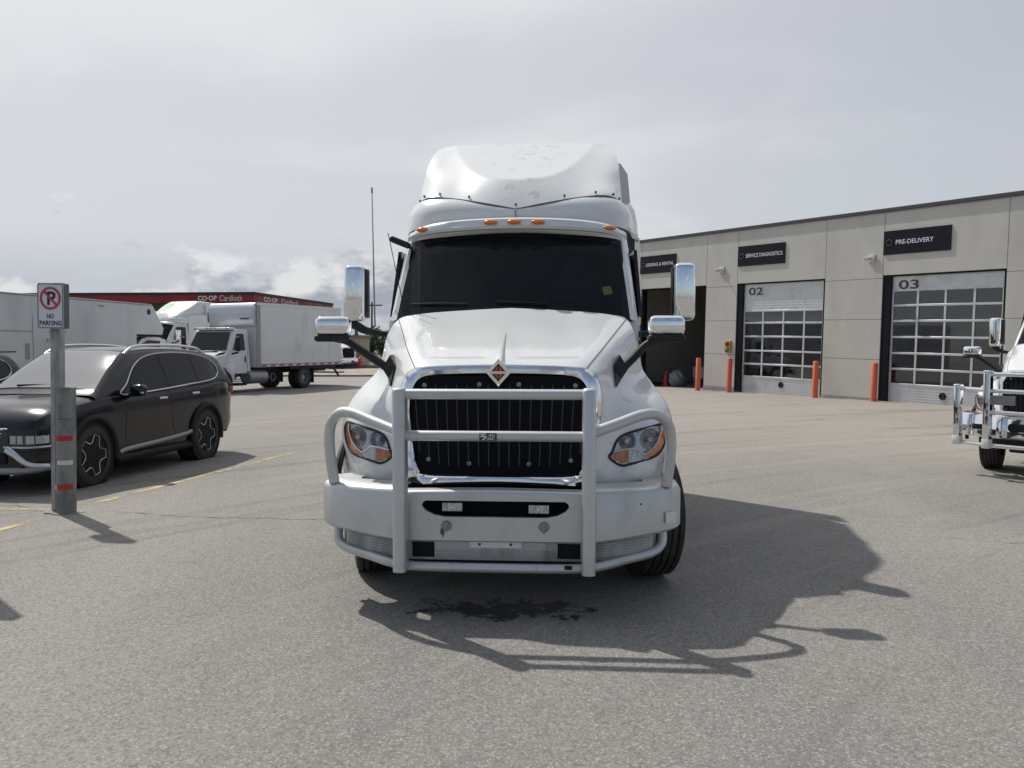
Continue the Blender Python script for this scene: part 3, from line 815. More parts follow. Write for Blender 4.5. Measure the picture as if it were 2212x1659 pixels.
    path = [(u, 0) for u in np.linspace(-1, 1, 30)] + [(1, v) for v in np.linspace(0, 1, 12)[1:]] + [(u, 1) for u in np.linspace(1, -1, 30)[1:]] + [(-1, v) for v in np.linspace(1, 0, 12)[1:-1]]
    ring = []
    for off in (0, 1):
        row = []
        for u, v in path:
            uu = u*(1-.032*off); vv = v+(.07*off if v < .5 else -.055*off) if v in (0, 1) else min(max(v, .07*off), 1-.055*off)
            row.append(ws(uu, vv, .003))
        ring.append(row + [row[0]])
    MB().grid(ring).build('screen_border', 'frit', win, 80)
    MB().grid([[ws(u, v, -.012) for u in np.linspace(-.86, .93, 24)] for v in (.80, .87, .95)]).build('sun_band', 'frit', win, 80)
    for a, b in (((-.88, .19), (-.38, .125)), ((-.12, .135), (.30, .115))):
        pts = [ws(a[0]+(b[0]-a[0])*t, a[1]+(b[1]-a[1])*t, .022) for t in np.linspace(0, 1, 8)]
        MB().tube(pts, .009, 6).build('wiper', 'black_plastic', win)
    # side windows and door outlines
    for s in (-1, 1):
        MB().prism([(2.0, 2.02), (2.75, 2.02), (2.75, 2.62), (2.22, 2.62)], s*1.085, s*1.115, lambda a, b, d: (d + (-s*.035 if b > 2.3 else 0), a, b)).build('side_window', 'dark_glass', cab)
        MB().bx(s*1.085, s*1.094, 1.90, 1.91, 1.15, 1.95).build('door_gap', 'seam', cab)
        MB().box((s*1.135, 2.70, 1.80), (.025, .16, .05), .01).build('door_handle', 'black_plastic', cab)
    # ---- visor with five marker lamps
    def vz(u): return 2.878-.055*abs(u)**2.5-.075*abs(u)**12
    def vb(u): return 2.775-.035*u*u-.03*abs(u)**10
    def vy(u): return 1.90+.20*u*u+.10*abs(u)**8
    rows = []
    for u in np.linspace(-1, 1, 61):
        x = .985*u; t, b, y = vz(u), vb(u), vy(u)
        d = .012*smooth01((.60-abs(u))/.03)
        rows.append([(x, y+.30, t+.03), (x, y+.16, t+.015), (x, y+.035, t), (x, y+.008+d*.2, t-.016), (x, y+d, t-.024), (x, y-.006+d, (t+b)/2+.005), (x, y-.012, b+.030), (x, y+.006, b+.006), (x, y+.03, b), (x, y+.15, b+.02)])
    vis = MB().grid(rows).build('visor', 'white_paint', T, 35)
    for x in (-.83, -.207, 0, .207, .83):
        u = x/.985; z = (vz(u)+vb(u))/2+.008; y = vy(u)-.012
        M = Matrix.Translation((x, y, z)) @ Matrix.Rotation(math.atan2(.40*u, .985), 4, 'Z') @ Matrix.Diagonal((1, .55, .36, 1))
        bm = bmesh.new(); bmesh.ops.create_uvsphere(bm, u_segments=16, v_segments=10, radius=.062)
        MB().bmesh(bm, M).build('marker_lamp', 'amber', vis)
    # bracket strip seen below the visor
    # ---- lower roof fairing
    C0 = [(0, 2.12, 2.84), (.5, 2.15, 2.84), (.85, 2.24, 2.84), (1.02, 2.44, 2.82), (1.08, 2.78, 2.80), (1.17, 3.2, 2.8), (1.20, 4.9, 2.8)]
    C1 = [(0, 2.09, 2.91), (.5, 2.13, 2.93), (.85, 2.24, 2.95), (1.03, 2.46, 2.96), (1.085, 2.80, 2.96), (1.165, 3.2, 2.96), (1.20, 4.9, 2.96)]
    C2 = [(0, 2.10, 2.975), (.45, 2.16, 3.03), (.80, 2.28, 3.075), (.985, 2.49, 3.075), (1.05, 2.80, 3.07), (1.14, 3.2, 3.1), (1.17, 4.9, 3.1)]
    C3 = [(0, 2.13, 2.98), (.40, 2.20, 3.065), (.77, 2.36, 3.13), (.92, 2.53, 3.125), (.995, 2.80, 3.10), (1.09, 3.2, 3.2), (1.15, 4.9, 3.3)]
    rows = [[tuple(p) for p in catmull(c, 7)] for c in (C0, C1, C2, C3)]
    lf = MB().grid(rows).mirror().build('roof_cap', 'white_paint', T, 60, merge=.0006)
    MB().bx(-.002, .002, 2.080, 2.10, 2.87, 2.97).build('seam', 'seam', lf)
    # ---- upper roof fairing
    FB = [(0, 2.98), (.3, 3.045), (.55, 3.10), (.77, 3.13), (.88, 3.125), (.94, 3.11), (.972, 3.10)]
    FT = [(0, 3.928), (.35, 3.924), (.6, 3.918), (.83, 3.912), (.915, 3.885), (.95, 3.81), (.968, 3.60)]
    cc = [(0, 2.98, 2.11), (.4, 3.06, 2.19), (.77, 3.13, 2.34), (.94, 3.11, 2.56), (.972, 3.10, 2.72), (0, 3.29, 2.36), (.38, 3.40, 2.585), (.55, 3.6, 2.995), (.68, 3.85, 3.51),
          (0, 3.6, 2.68), (0, 3.85, 3.05), (.3, 3.70, 2.92), (.3, 3.85, 3.20), (0, 3.2, 2.28), (.35, 3.22, 2.34), (.6, 3.22, 2.43), (.6, 3.4, 2.70), (.72, 3.35, 2.67),
          (.78, 3.6, 3.12), (.90, 3.3, 2.74), (.95, 3.5, 3.05), (.95, 3.75, 3.44), (.90, 3.88, 3.68), (0, 3.925, 3.2), (.5, 3.92, 3.5)]
    bulge = tps(cc + [(-a, b, c) for a, b, c in cc if a > .01], 2e-4)
    def fy(x, z):
        a = bulge(x, z); b = 2.36+(z-3.29)*2.06+.03*x*x; k = .004
        return .5*(a+b+math.sqrt((a-b)**2+k*k))
    B = catmull([(a, b, 0) for a, b in FB], 10); Tt = catmull([(a, b, 0) for a, b in FT], 10)
    rows = []
    for g, s in zip(B, Tt):
        rows.append([(g.lerp(s, k/60).x, fy(g.lerp(s, k/60).x, g.lerp(s, k/60).y), g.lerp(s, k/60).y) for k in range(61)])
    mb = MB().grid(rows)
    edge = rows[-1] + [r[-1] for r in rows[::-1]][1:]
    mb.grid([edge, [(x*1.03, max(y, 3.6)+.35, z-.0) for x, y, z in edge], [(x*1.16, 4.9, min(z, 3.86)-.02) for x, y, z in edge]])
    mb.mirror()
    rf = mb.build('roof_fairing', 'fairing_paint', T, 50, merge=.0006)
    sm = [(r[0][0], r[0][1]-.002, r[0][2]-.002) for r in rows]
    MB().tube([(-x, y, z) for x, y, z in sm[::-1]] + sm[1:], .005, 5).build('seam', 'seam', rf)
    for x in (0, .42, .71, .88, .945, -.42, -.71, -.88, -.945):
        k = min(range(len(rows)), key=lambda i: abs(rows[i][0][0]-abs(x))); p = rows[k][2]
        M = Matrix.Translation((math.copysign(p[0], x), p[1]-.003, p[2]+.01)) @ Matrix.Rotation(R(70), 4, 'X')
        MB().lathe([(.010, -.004), (.010, .008), (.001, .012)], 10, M).build('fastener', 'black_plastic', rf)
    # ---- sleeper box
    sec = [(-1.19, .95), (-1.2, 2.0), (-1.19, 2.85), (1.19, 2.85), (1.2, 2.0), (1.19, .95)]
    mb = MB().prism(sec, 3.25, 4.95)
    f0 = [(x, 3.25, z) for x, z in sec]; f1 = [(x*.935, 2.9, z) for x, z in sec]
    mb.grid([f0[:3], f1[:3]]).grid([f0[-3:], f1[-3:]])
    top = [(-1.19, 2.85), (-1.155, 3.3), (-1.12, 3.66), (-1.04, 3.78), (1.04, 3.78), (1.12, 3.66), (1.155, 3.3), (1.19, 2.85)]
    mb.prism(top, 4.05, 4.95)
    sl = mb.build('sleeper', 'white_paint', T, 35)
    for s in (-1, 1):
        MB().box((s*1.17, 5.1, 2.3), (.03, .32, 2.9), .01).build('side_extender', 'black_plastic', sl)
    # ---- mirrors
    for s in (-1, 1):
        cx = 1.457 if s > 0 else 1.400
        m = MB().box((s*cx, 1.92, 2.225), (.185, .20, .49), .05, 4).build('side_mirror', 'clean_chrome', T, 60)
        MB().box((s*cx, 2.025, 2.22), (.15, .012, .42), .004).build('mirror_glass', 'dark_glass', m)
        MB().box((s*(cx-.085), 1.95, 2.225), (.03, .15, .43), .012, 2).build('mirror_side', 'black_plastic', m)
        arm = catmull([(s*1.46, 1.93, 1.965), (s*1.40, 1.93, 1.94), (s*1.32, 1.93, 1.90), (s*1.20, 1.93, 1.875), (s*1.06, 1.93, 1.86)], 5)
        MB().tube(arm, [.03+.006*math.sin(i*.3) for i in range(len(arm))], 8, flat=1.1).build('mirror_arm', 'black_plastic', m)
        hx = 1.178 if s > 0 else 1.272
        h = MB().box((s*hx, .76, 1.912), (.262, .13, .145), .045, 4).build('hood_mirror', 'clean_chrome', T, 60)
        MB().box((s*hx, .765, 1.822), (.268, .135, .052), .022, 3).build('mirror_base', 'black_plastic', h, 60)
        arm = catmull([(s*(hx-.01), .765, 1.815), (s*(hx-.09), .765, 1.80), (s*(hx-.15), .765, 1.77), (s*((hx-.15)*.5+.435), .765, 1.685), (s*.85, .765, 1.59)], 5)
        MB().tube(arm, [.022+.012*(i/len(arm)) for i in range(len(arm))], 8).build('mirror_arm', 'black_plastic', h, 60)
        pl = [(.845, 1.70), (.80, 1.625), (.815, 1.475), (.86, 1.53), (.905, 1.60)]
        bp = MB().prism(pl, 0, 1, lambda a, b, d: (a*s, (nose(a, b)+.04 if d else min(nose(a, b), .78)-.035), b))
        bp.build('mirror_foot', 'black_plastic', h, 20)

def antenna_set(T):
    MB().tube([(-1.235, 1.93, 1.93), (-1.252, 1.93, 3.12)], [.008, .004], 8).build('cb_antenna', 'satin_silver', T)
    MB().tube([(-1.252, 1.93, 3.10), (-1.2525, 1.93, 3.15)], .007, 8).build('antenna_tip', 'black_plastic', T)
    MB().tube(catmull([(-.92, 1.60, 2.13), (-.98, 1.60, 2.42), (-1.04, 1.6, 2.71)], 4), .0035, 6).build('whip_antenna', 'chassis', T)
    m = MB().box((-1.03, 2.05, 2.685), (.19, .10, .055), .022, 3, rot=Matrix.Rotation(R(22), 3, 'Y')).build('lookdown_mirror', 'black_plastic', T)
    MB().tube([(-.96, 2.08, 2.65), (-.90, 2.15, 2.62)], .012, 6).build('mirror_bracket', 'black_plastic', m)
    # paint tag on the screen
    MB().box((.80, 1.815, 2.235), (.075, .004, .085), rot=(Matrix.Rotation(R(-33), 3, 'X') @ Matrix.Rotation(R(-12), 3, 'Y'))).build('windscreen_tag', 'sticker_yellow', T)

def moose_bar(T):
    """weathered aluminium bumper with a tube guard"""
    slot = [(-.48, .725), (-.475, .745), (-.455, .761), (.455, .761), (.475, .745), (.48, .725), (.455, .695), (.40, .668), (.33, .655), (-.33, .655), (-.40, .668), (-.455, .695)]
    bot = [(-.655, .502), (.655, .502)]
    mb = MB().prism([(-.655, .500), (.655, .500), (.655, .795), (.3, .802), (0, .806), (-.3, .802), (-.655, .795)], 0, .03, holes=[slot[::-1]])
    top = []
    for k in range(7):
        a = R(90*k/6); top.append([(x, .035-.035*math.cos(a)+.0, zt-.012+.03*math.sin(a)) for x, zt in ((-.655, .805), (-.3, .812), (0, .816), (.3, .812), (.655, .805))])
    top.append([(x, .11, z-.002) for x, y, z in top[-1]]); mb.grid(top)
    low = [[(x, .002, .502) for x in (-.655, .655)], [(x, .02, .488) for x in (-.655, .655)], [(x, .16, .485) for x in (-.655, .655)]]
    mb.grid(low)
    for s in (-1, 1):
        sec = []
        prof = [(.02, .488), (0, .505), (0, .805), (.012, .828), (.035, .84), (.25, .844)]
        for x, y, dz in ((.65, .002, 0), (.80, .045, .012), (1.0, .125, .032), (1.14, .20, .046), (1.205, .26, .052), (1.232, .33, .056), (1.236, .62, .06)):
            sec.append([(s*(x - (o if x > 1.2 else 0)), y + (o if x <= 1.2 else o*.3), z+dz*(1 if z < .6 else -.1)) for o, z in prof])
        mb.grid(sec)
    bp = mb.build('bumper', 'brushed_aluminium', T, 35)
    MB().bx(-.52, .52, .19, .21, .60, .80).bx(-.50, .50, .035, .19, .765, .785).build('slot_backing', 'dark_void', bp)
    for s, z in ((-1, .716), (1, .707)):
        f = MB().box((s*.283, .055, z), (.145, .06, .068), .018, 3).build('fog_light', 'black_plastic', bp)
        MB().box((s*.283, .024, z), (.132, .012, .056), .005, 2).build('fog_lens', 'lens_ribbed', f)
        MB().lathe([(.014, 0), (.012, .006), (.001, .008)], 12, Matrix.Translation((s*.283, .018, z)) @ Matrix.Rotation(R(90), 4, 'X')).build('fog_bulb', 'sticker_white', f)
        h = MB().lathe([(.034, 0), (.034, .008), (.028, .016), (.001, .017)], 20, Matrix.Translation((s*.318, 0, .597)) @ Matrix.Rotation(R(90), 4, 'X')).build('tow_cap', 'satin_silver', bp)
        MB().box((s*.318, -.022, .593), (.014, .03, .066), .005, 2, rot=Matrix.Rotation(R(18 if s < 0 else 0), 3, 'Y')).build('tow_pin', 'satin_silver', h)
    for x in (.815, .945): MB().lathe([(.008, -.002), (.008, .004)], 8, Matrix.Translation((x, .058 if x < .9 else .106, .735)) @ Matrix.Rotation(R(90), 4, 'X')).build('bolt_hole', 'dark_void', bp)
    M = Matrix.Translation((1.150, .202, .63)) @ Matrix.Rotation(R(31), 4, 'Z')
    MB().box((0, -.006, 0), (.085, .004, .075), M=M).build('sticker', 'sticker_white', bp)
    MB().prism([(-.345, .60), (-.33, .55), (-.342, .515), (-.352, .545), (-.362, .54), (-.355, .575)], -.002, .0).build('grease_mark', 'rust_mark', bp)
    # lower ribbed step panel
    holes = [[(-.555, .375), (-.555, .478), (-.405, .478), (-.405, .375)], [(.405, .375), (.405, .478), (.555, .478), (.555, .375)]]
    mb = MB().prism([(-.66, .36), (.66, .36), (.66, .487), (-.66, .487)], .05, .065, holes=[h[::-1] for h in holes])
    for z in (.385, .397, .409, .421): mb.bx(-.395, .395, .044, .05, z, z+.004)
    for s in (-1, 1):
        for q in (0, 1, 2, 3):
            z = .375+.018*q
        mb.grid([[(s*x, y, zz) for x, y in ((.64, .05), (.85, .11), (1.03, .19), (1.06, .24))] for zz in (.37, .53)])
        for q in range(6):
            mb.tube([(s*x, y-.002, .40+.018*q+dz) for x, y, dz in ((.66, .055, -.012), (.85, .11, 0), (1.02, .185, .012))], .003, 5)
    lp = mb.build('lower_panel', 'dusty_aluminium', T, 30)
    MB().bx(-.17, .17, .040, .049, .445, .484).build('plate_bracket', 'sticker_white', lp)
    for x in (-.105, .10): MB().lathe([(.009, 0), (.009, .006), (.001, .007)], 8, Matrix.Translation((x, .040, .468)) @ Matrix.Rotation(R(90), 4, 'X')).build('bolt', 'rust_mark', lp)
    MB().bx(-.6, .6, .075, .30, .33, .486).build('panel_void', 'dark_void', lp)
    # tubes
    p = [(-1.09, .27, .56), (-1.105, .255, .50), (-1.09, .225, .435), (-1.02, .18, .395), (-.85, .10, .368), (-.62, -.005, .338), (-.3, -.03, .332), (.3, -.03, .332), (.62, -.005, .338), (.85, .10, .368), (1.02, .18, .395), (1.09, .225, .435), (1.105, .255, .50), (1.09, .27, .56)]
    lb = MB().tube(catmull(p, 6), .031, 14).build('lower_bar', 'brushed_aluminium', T, 60)
    for x in (-.27, .05, .27): MB().tube([(x-.003, -.03, .332), (x+.003, -.03, .332)], .0325, 14).build('weld', 'dusty_aluminium', lb)
    MB().bx(.45, .50, -.062, -.045, .335, .36, .004).build('tear', 'dark_void', lb)
    for s in (-1, 1):
        prof = [(-.043, 0)]
        mb = MB()
        sec = rounded(s*.603-.043, s*.603+.043, -.155, -.02, .03, 4)
        zs = [(.322, 1), (1.478, 1), (1.492, .93), (1.500, .75)]
        mb.grid([[(s*.603+(a-s*.603)*k, -.0875+(b+.0875)*k, z) for a, b in sec] for z, k in zs], closed=True)
        mb.add([(a, b, .322) for a, b in sec], [tuple(range(len(sec)))]).add([(s*.603+(a-s*.603)*.75, -.0875+(b+.0875)*.75, 1.5) for a, b in sec], [tuple(range(len(sec)))])
        mb.build('upright', 'brushed_aluminium', T, 50)
        lo = [(s*.63, -.06, 1.218), (s*.80, .02, 1.272), (s*.95, .10, 1.318), (s*1.05, .15, 1.318), (s*1.125, .19, 1.255), (s*1.15, .21, 1.15), (s*1.145, .22, 1.0), (s*1.125, .23, .835)]
        MB().tube(catmull(lo, 7), .036, 14).build('wing_loop', 'brushed_aluminium', T, 60)
    bars = []
    for z in (1.461, 1.195):
        bars.append(MB().tube([(-.58, -.09, z), (.58, -.09, z)], .0335, 18).build('cross_bar', 'brushed_aluminium', T, 60))
    b = MB().bx(-.088, .022, -.1265, -.120, 1.170, 1.218, .002).build('maker_plate', 'badge_black', bars[1])
    pl = lambda cx, cz: (lambda a, c: (cx+a, -.128, cz+c))
    letters('ALI', .040, .017, pl(-.010, 1.205), .02).build('lettering', 'letter_white', b, 0)
    letters('ARC', .050, .017, pl(-.015, 1.183), .02).build('lettering', 'letter_white', b, 0)
    mb = MB()
    for k in range(2):
        mb.add([(-.083, -.128, 1.207-k*.014), (-.055, -.128, 1.207-k*.014), (-.040, -.128, 1.215-k*.012), (-.078, -.128, 1.215-k*.012)], [(0, 1, 2, 3)])
    mb.add([(-.073, -.128, 1.175), (-.058, -.128, 1.175), (-.035, -.128, 1.196), (-.048, -.128, 1.196)], [(0, 1, 2, 3)])
    mb.build('logo_bars', 'letter_white', b, 0)

TRUCK_LOC = (-.11, 5.33, 0); TRUCK_RZ = -.068
main_truck = thing('semi_truck', 'white highway tractor with weathered aluminium moose bar and black grille screen, parked face on', 'truck', TRUCK_LOC, TRUCK_RZ)
semi_body(main_truck)
body_parts = list(main_truck.children)
moose_bar(main_truck)
antenna_set(main_truck)
# ---------------------------------------------------------------- service building
def build_service():
    RBm = Matrix.Rotation(R(3.25)-math.atan((829.5-743)/1790.0), 3, 'X')
    # the shop stands level while the lot falls off gently: a degree of lean between the two
    A = Matrix.Rotation(math.pi/2-R(3.25), 3, 'X') @ Matrix.Rotation(R(1.0), 3, 'Z')
    Bm = Matrix.Rotation(math.pi/2-math.atan((829.5-743)/1790.0), 3, 'X')
    RB = Bm @ A.transposed()
    e = Vector((.548, -.836, 0)).normalized(); back = Vector((-e.y, e.x, 0))
    L = Matrix((e, back, Vector((0, 0, 1)))).transposed()
    rot = RB @ L; org = Vector((7.669, 28.745, .109))
    def place(o): o.location = org; o.rotation_euler = rot.to_euler(); return o
    def at(t, y, z): return org + rot @ Vector((t, y, z))
    T = place(thing('service_building', 'beige concrete panel service shop with tall glazed overhead doors', 'building'))
    Z0, ZT = .15, 5.54
    def panel(t0, t1, z0, z1):
        MB().bx(t0+.006, t1-.006, 0, .2, z0+.006, z1-.006, .006, 1).build('wall_panel', 'panel_concrete', T, 30)
    cols = [(-6.8, -4.83), (-1.39, .045), (3.555, 5.495), (8.925, 10.87), (14.3, 16.2)]
    for t0, t1 in cols:
        for z0, z1 in ((Z0, 1.30), (1.30, 2.47), (2.47, 3.66), (3.66, ZT)): panel(t0, t1, z0, z1)
        MB().bx(t0, t1, .03, .16, .1, ZT).build('joint_backing', 'joint_grey', T)
        MB().bx(t0-.005, t1+.005, -.02, .2, -.6, .142, .01, 1).build('foundation', 'foundation', T)
    for t0, t1 in ((-4.83, -1.39), (.045, 3.555), (5.495, 8.925), (10.87, 14.3)):
        panel(t0, t1, 3.74, ZT)
        MB().bx(t0, t1, .03, .16, 3.76, ZT).build('joint_backing', 'joint_grey', T)
    MB().bx(-6.85, 16.3, -.06, .3, 5.56, 5.665, .01, 1).build('roof_flashing', 'flashing', T)
    MB().bx(-6.85, 16.3, -.012, .26, 5.532, 5.56).build('cap_trim', 'satin_silver', T)
    MB().bx(-6.8, 16.2, .25, 14, 5.45, 5.55).build('roof', 'flashing', T)
    MB().bx(-6.8, -6.6, .2, 14, -.5, 5.5).build('end_wall', 'panel_concrete', T)
    MB().bx(16.0, 16.2, .2, 14, -.5, 5.5).build('end_wall', 'panel_concrete', T)
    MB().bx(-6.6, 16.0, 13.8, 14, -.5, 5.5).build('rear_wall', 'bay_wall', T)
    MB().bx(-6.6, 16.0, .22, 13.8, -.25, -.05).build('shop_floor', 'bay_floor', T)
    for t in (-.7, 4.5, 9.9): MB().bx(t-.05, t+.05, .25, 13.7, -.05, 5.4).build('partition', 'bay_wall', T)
    # open bay
    MB().bx(-4.83, -4.74, .03, .25, -.3, 3.74).build('door_frame', 'door_frame', T)
    MB().bx(-1.44, -1.39, .03, .25, -.3, 3.74).build('door_frame', 'door_frame', T)
    MB().bx(-4.83, -1.39, .05, .25, 3.68, 3.74).build('door_frame', 'door_frame', T)
    # overhead doors
    def door(t0, t1, rows, cs, num, lab):
        MB().bx(t0-.255, t0+.0, .02, .30, -.3, 3.735).build('door_frame', 'door_frame', T)
        MB().bx(t1, t1+.05, .02, .30, -.3, 3.735).build('door_frame', 'door_frame', T)
        MB().bx(t0, t1, .04, .30, 3.70, 3.735).build('door_frame', 'door_frame', T)
        D = MB().bx(t0, t1, .10, .15, -.12, rows[-1]-.03).build('overhead_door', 'door_panel', T, label=lab)
        up = MB().bx(t0, t1, .10, .15, rows[0]+.03, 3.70)
        for z in np.arange(rows[0]+.10, 3.66, .085): up.bx(t0, t1, .094, .10, z, z+.012)
        up.build('door_header', 'door_panel', D)
        lo = MB()
        for z in np.arange(.02, rows[-1]-.08, .075): MB().bx(t0+.01, t1-.01, .094, .0995, z, z+.010).build('door_rib', 'door_aluminium', D)
        for z in rows: MB().bx(t0, t1, .085, .15, z-.03, z+.03, .006, 1).build('door_rail', 'door_aluminium', D)
        for i in range(len(rows)-1):
            for c in cs: MB().bx(c-.028, c+.028, .088, .149, rows[i+1]+.03, rows[i]-.03).build('door_stile', 'door_aluminium', D)
            for j in range(len(cs)-1):
                MB().bx(cs[j]+.028, cs[j+1]-.028, .118, .124, rows[i+1]+.03, rows[i]-.03).build('pane', 'door_glass', D)
        tc = t0+.16
        letters(num, .60, .26, lambda a, b: (tc+.33+a, .088, 3.46+b), .012).build('door_number', 'letter_dark', D, 0)
        M = Matrix.Translation(((t0+t1)/2+.05, .10, .36)) @ Matrix.Rotation(R(90), 4, 'X')
        MB().lathe([(.10, 0), (.10, .02), (.075, .025), (.07, .006), (.001, .006)], 18, M).build('exhaust_port', 'black_plastic', D)
    door(.30, 3.50, [2.80, 2.40, 1.94, 1.46, 1.01, .58], [.33, 1.13, 1.96, 2.77, 3.47], '02', 'white overhead door numbered 02 with four columns of panes')
    door(5.75, 8.87, [3.30, 2.87, 2.43, 1.97, 1.51, 1.06, .62], [5.78, 6.53, 7.32, 8.10, 8.84], '03', 'white overhead door numbered 03 with six rows of panes')
    door(11.12, 14.25, [3.30, 2.87, 2.43, 1.97, 1.51, 1.06, .62], [11.15, 11.9, 12.69, 13.47, 14.21], '04', 'white overhead door beyond the pre-delivery bay')
    # ---- wall signs
    def sign(t0, word, wt, lab):
        S = place(thing('wall_sign', lab, 'sign', group='black bay signs on the shop wall'))
        MB().bx(t0, t0+1.97, -.03, -.002, 4.325, 5.0).build('sign_board', 'building_sign', S)
        letters(word, wt[1]-wt[0], .125, lambda a, b: ((wt[0]+wt[1])/2+a, -.034, 4.665+b), .012).build('lettering', 'letter_white', S, 0)
        ring = [(t0+.17+.085*math.cos(a), -.033, 4.665+.085*math.sin(a)) for a in np.linspace(0, 2*math.pi, 24, endpoint=False)]
        MB().tube(ring, .009, 6, True).build('ring_logo', 'copper_ring', S)
    sign(-4.90, 'LEASING & RENTAL', (-4.55, -3.04), 'black wall sign reading LEASING & RENTAL')
    sign(.06, 'SERVICE DIAGNOSTICS', (.41, 1.93), 'black wall sign reading SERVICE DIAGNOSTICS')
    sign(5.49, 'PRE-DELIVERY', (5.87, 6.98), 'black wall sign reading PRE-DELIVERY')
    # ---- wall lamps
    for t, lab in ((-.66, 'beige wall lamp left of the SERVICE DIAGNOSTICS sign'), (5.12, 'beige wall lamp left of the PRE-DELIVERY sign')):
        S = place(thing('wall_lamp', lab, 'lamp', group='wall lamps'))
        MB().bx(t-.10, t+.12, -.05, 0, 4.13, 4.36, .01, 2).build('back_plate', 'lamp_beige', S)
        MB().tube([(t, -.05, 4.25), (t, -.16, 4.25), (t-.01, -.22, 4.24)], .025, 8).build('arm', 'lamp_beige', S)
        for k in (0, 1):
            M = Matrix.Translation((t-.02+.09*k, -.20, 4.24)) @ Matrix.Rotation(R(105), 4, 'X') @ Matrix.Rotation(R(-25), 4, 'Y')
            MB().lathe([(.03, -.05), (.05, .0), (.062, .10), (.058, .12), (.001, .11)], 14, M).build('lamp_head', 'lamp_beige', S)
    # ---- dock signal
    S = place(thing('dock_signal', 'small yellow two lamp dock signal beside door 02', 'signal'))
    MB().bx(-.36, -.10, -.10, -.002, 1.36, 1.78, .015, 2).build('signal_box', 'signal_yellow', S)
    for z, m in ((1.67, 'signal_red'), (1.46, 'signal_green')):
        M = Matrix.Translation((-.23, -.10, z)) @ Matrix.Rotation(R(90), 4, 'X')
        MB().lathe([(.085, 0), (.085, .03), (.07, .035), (.05, .055), (.001, .062)], 18, M).build('signal_lens', m, S)
    # ---- bollards
    for x, y, h, lab in ((6.61, 29.47, 1.17, 'orange bollard in front of the open bay'), (7.45, 28.45, 1.17, 'orange bollard below the dock signal'),
                      (9.33, 25.5, 1.14, 'orange bollard at the right edge of door 02'), (10.44, 23.9, 1.12, 'orange bollard left of door 03')):
        B = thing('bollard', lab, 'bollard', (x, y, gz(x, y)), group='orange bollards along the shop')
        B.rotation_euler = (0, R(1.4), 0)
        MB().lathe([(.088, -.2), (.088, h-.03), (.07, h-.008), (.001, h)], 20).build('post', 'bollard_orange', B, 40)
        MB().lathe([(.12, -.02), (.12, .012), (.09, .016)], 20).build('collar', 'foundation', B)
    # ---- things standing in the open bay
    def inbay(name, lab, cat, t, y):
        o = place(thing(name, lab, cat)); o.location = at(t, y, -.05); return o
    c = inbay('tool_cart', 'grey tool cart standing inside the open bay', 'cart', -2.9, 1.5)
    MB().bx(-.3, .3, -.2, .2, .35, .8, .01).build('cart_body', 'bay_white', c)
    for a in (-.25, .25):
        for b in (-.16, .16): MB().tube([(a, b, 0), (a, b, .36)], .025, 8).build('leg', 'satin_silver', c)
    w = inbay('waste_bag', 'pale plastic bag on the floor of the open bay', 'bag', -3.7, 1.0)
    bm = bmesh.new(); bmesh.ops.create_icosphere(bm, subdivisions=3, radius=.34)
    for v in bm.verts: v.co *= 1+.16*math.sin(v.co.x*19+v.co.z*13)*math.cos(v.co.y*17+v.co.z*7)
    MB().bmesh(bm, Matrix.Translation((0, 0, .3))).build('bag', 'bay_white', w)
    ce = inbay('wall_cabinet', 'pale wall cabinet with a sloping lid inside the open bay', 'cabinet', -3.0, 4.5)
    MB().bx(-.35, .35, -.15, .15, 1.1, 1.8, .01).build('cabinet_body', 'bay_white', ce)
    MB().tube([(-.2, -.15, 1.1), (.05, -.3, .5)], .02, 6).build('hose', 'bay_white', ce)
    cn = inbay('safety_cone', 'dark red safety cone inside the open bay', 'cone', -4.25, .9)
    MB().lathe([(.17, 0), (.17, .03), (.13, .035), (.03, .6), (.001, .61)], 16).build('cone', 'hydrant_red', cn)
    return at
shop_at = build_service()
# ---------------------------------------------------------------- black crossover
def lerp_tab(tab, y):
    if y <= tab[0][0]: return tab[0][1]
    for (a, u), (b, v) in zip(tab, tab[1:]):
        if y <= b:
            t = (y-a)/(b-a); return u+(v-u)*t
    return tab[-1][1]
def sm_tab(tab):
    P = catmull([(a, b, 0) for a, b in tab], 10); return [(p.x, p.y) for p in P]
def boolean_cut(mb, cutters, name, m, parent, smooth=40):
    """cut solids out of a closed mesh"""
    o = bpy.data.objects.new('tmp', mb.mesh('tmp', m, 0, merge=.0005)); col.objects.link(o)
    cs = []
    for c in cutters:
        k = bpy.data.objects.new('cut', c.mesh('cut', m, 0, merge=.0001)); col.objects.link(k); cs.append(k)
        md = o.modifiers.new('b', 'BOOLEAN'); md.operation = 'DIFFERENCE'; md.object = k; md.solver = 'EXACT'
    dg = bpy.context.evaluated_depsgraph_get(); dg.update()
    me = bpy.data.meshes.new_from_object(o.evaluated_get(dg))
    for k in cs: bpy.data.objects.remove(k)
    bpy.data.objects.remove(o)
    me.materials.clear(); me.materials.append(MATS[m])
    me.polygons.foreach_set('use_smooth', [True]*len(me.polygons)); me.set_sharp_from_angle(angle=R(smooth))
    r = bpy.data.objects.new(name, me); col.objects.link(r); r.parent = parent
    return r

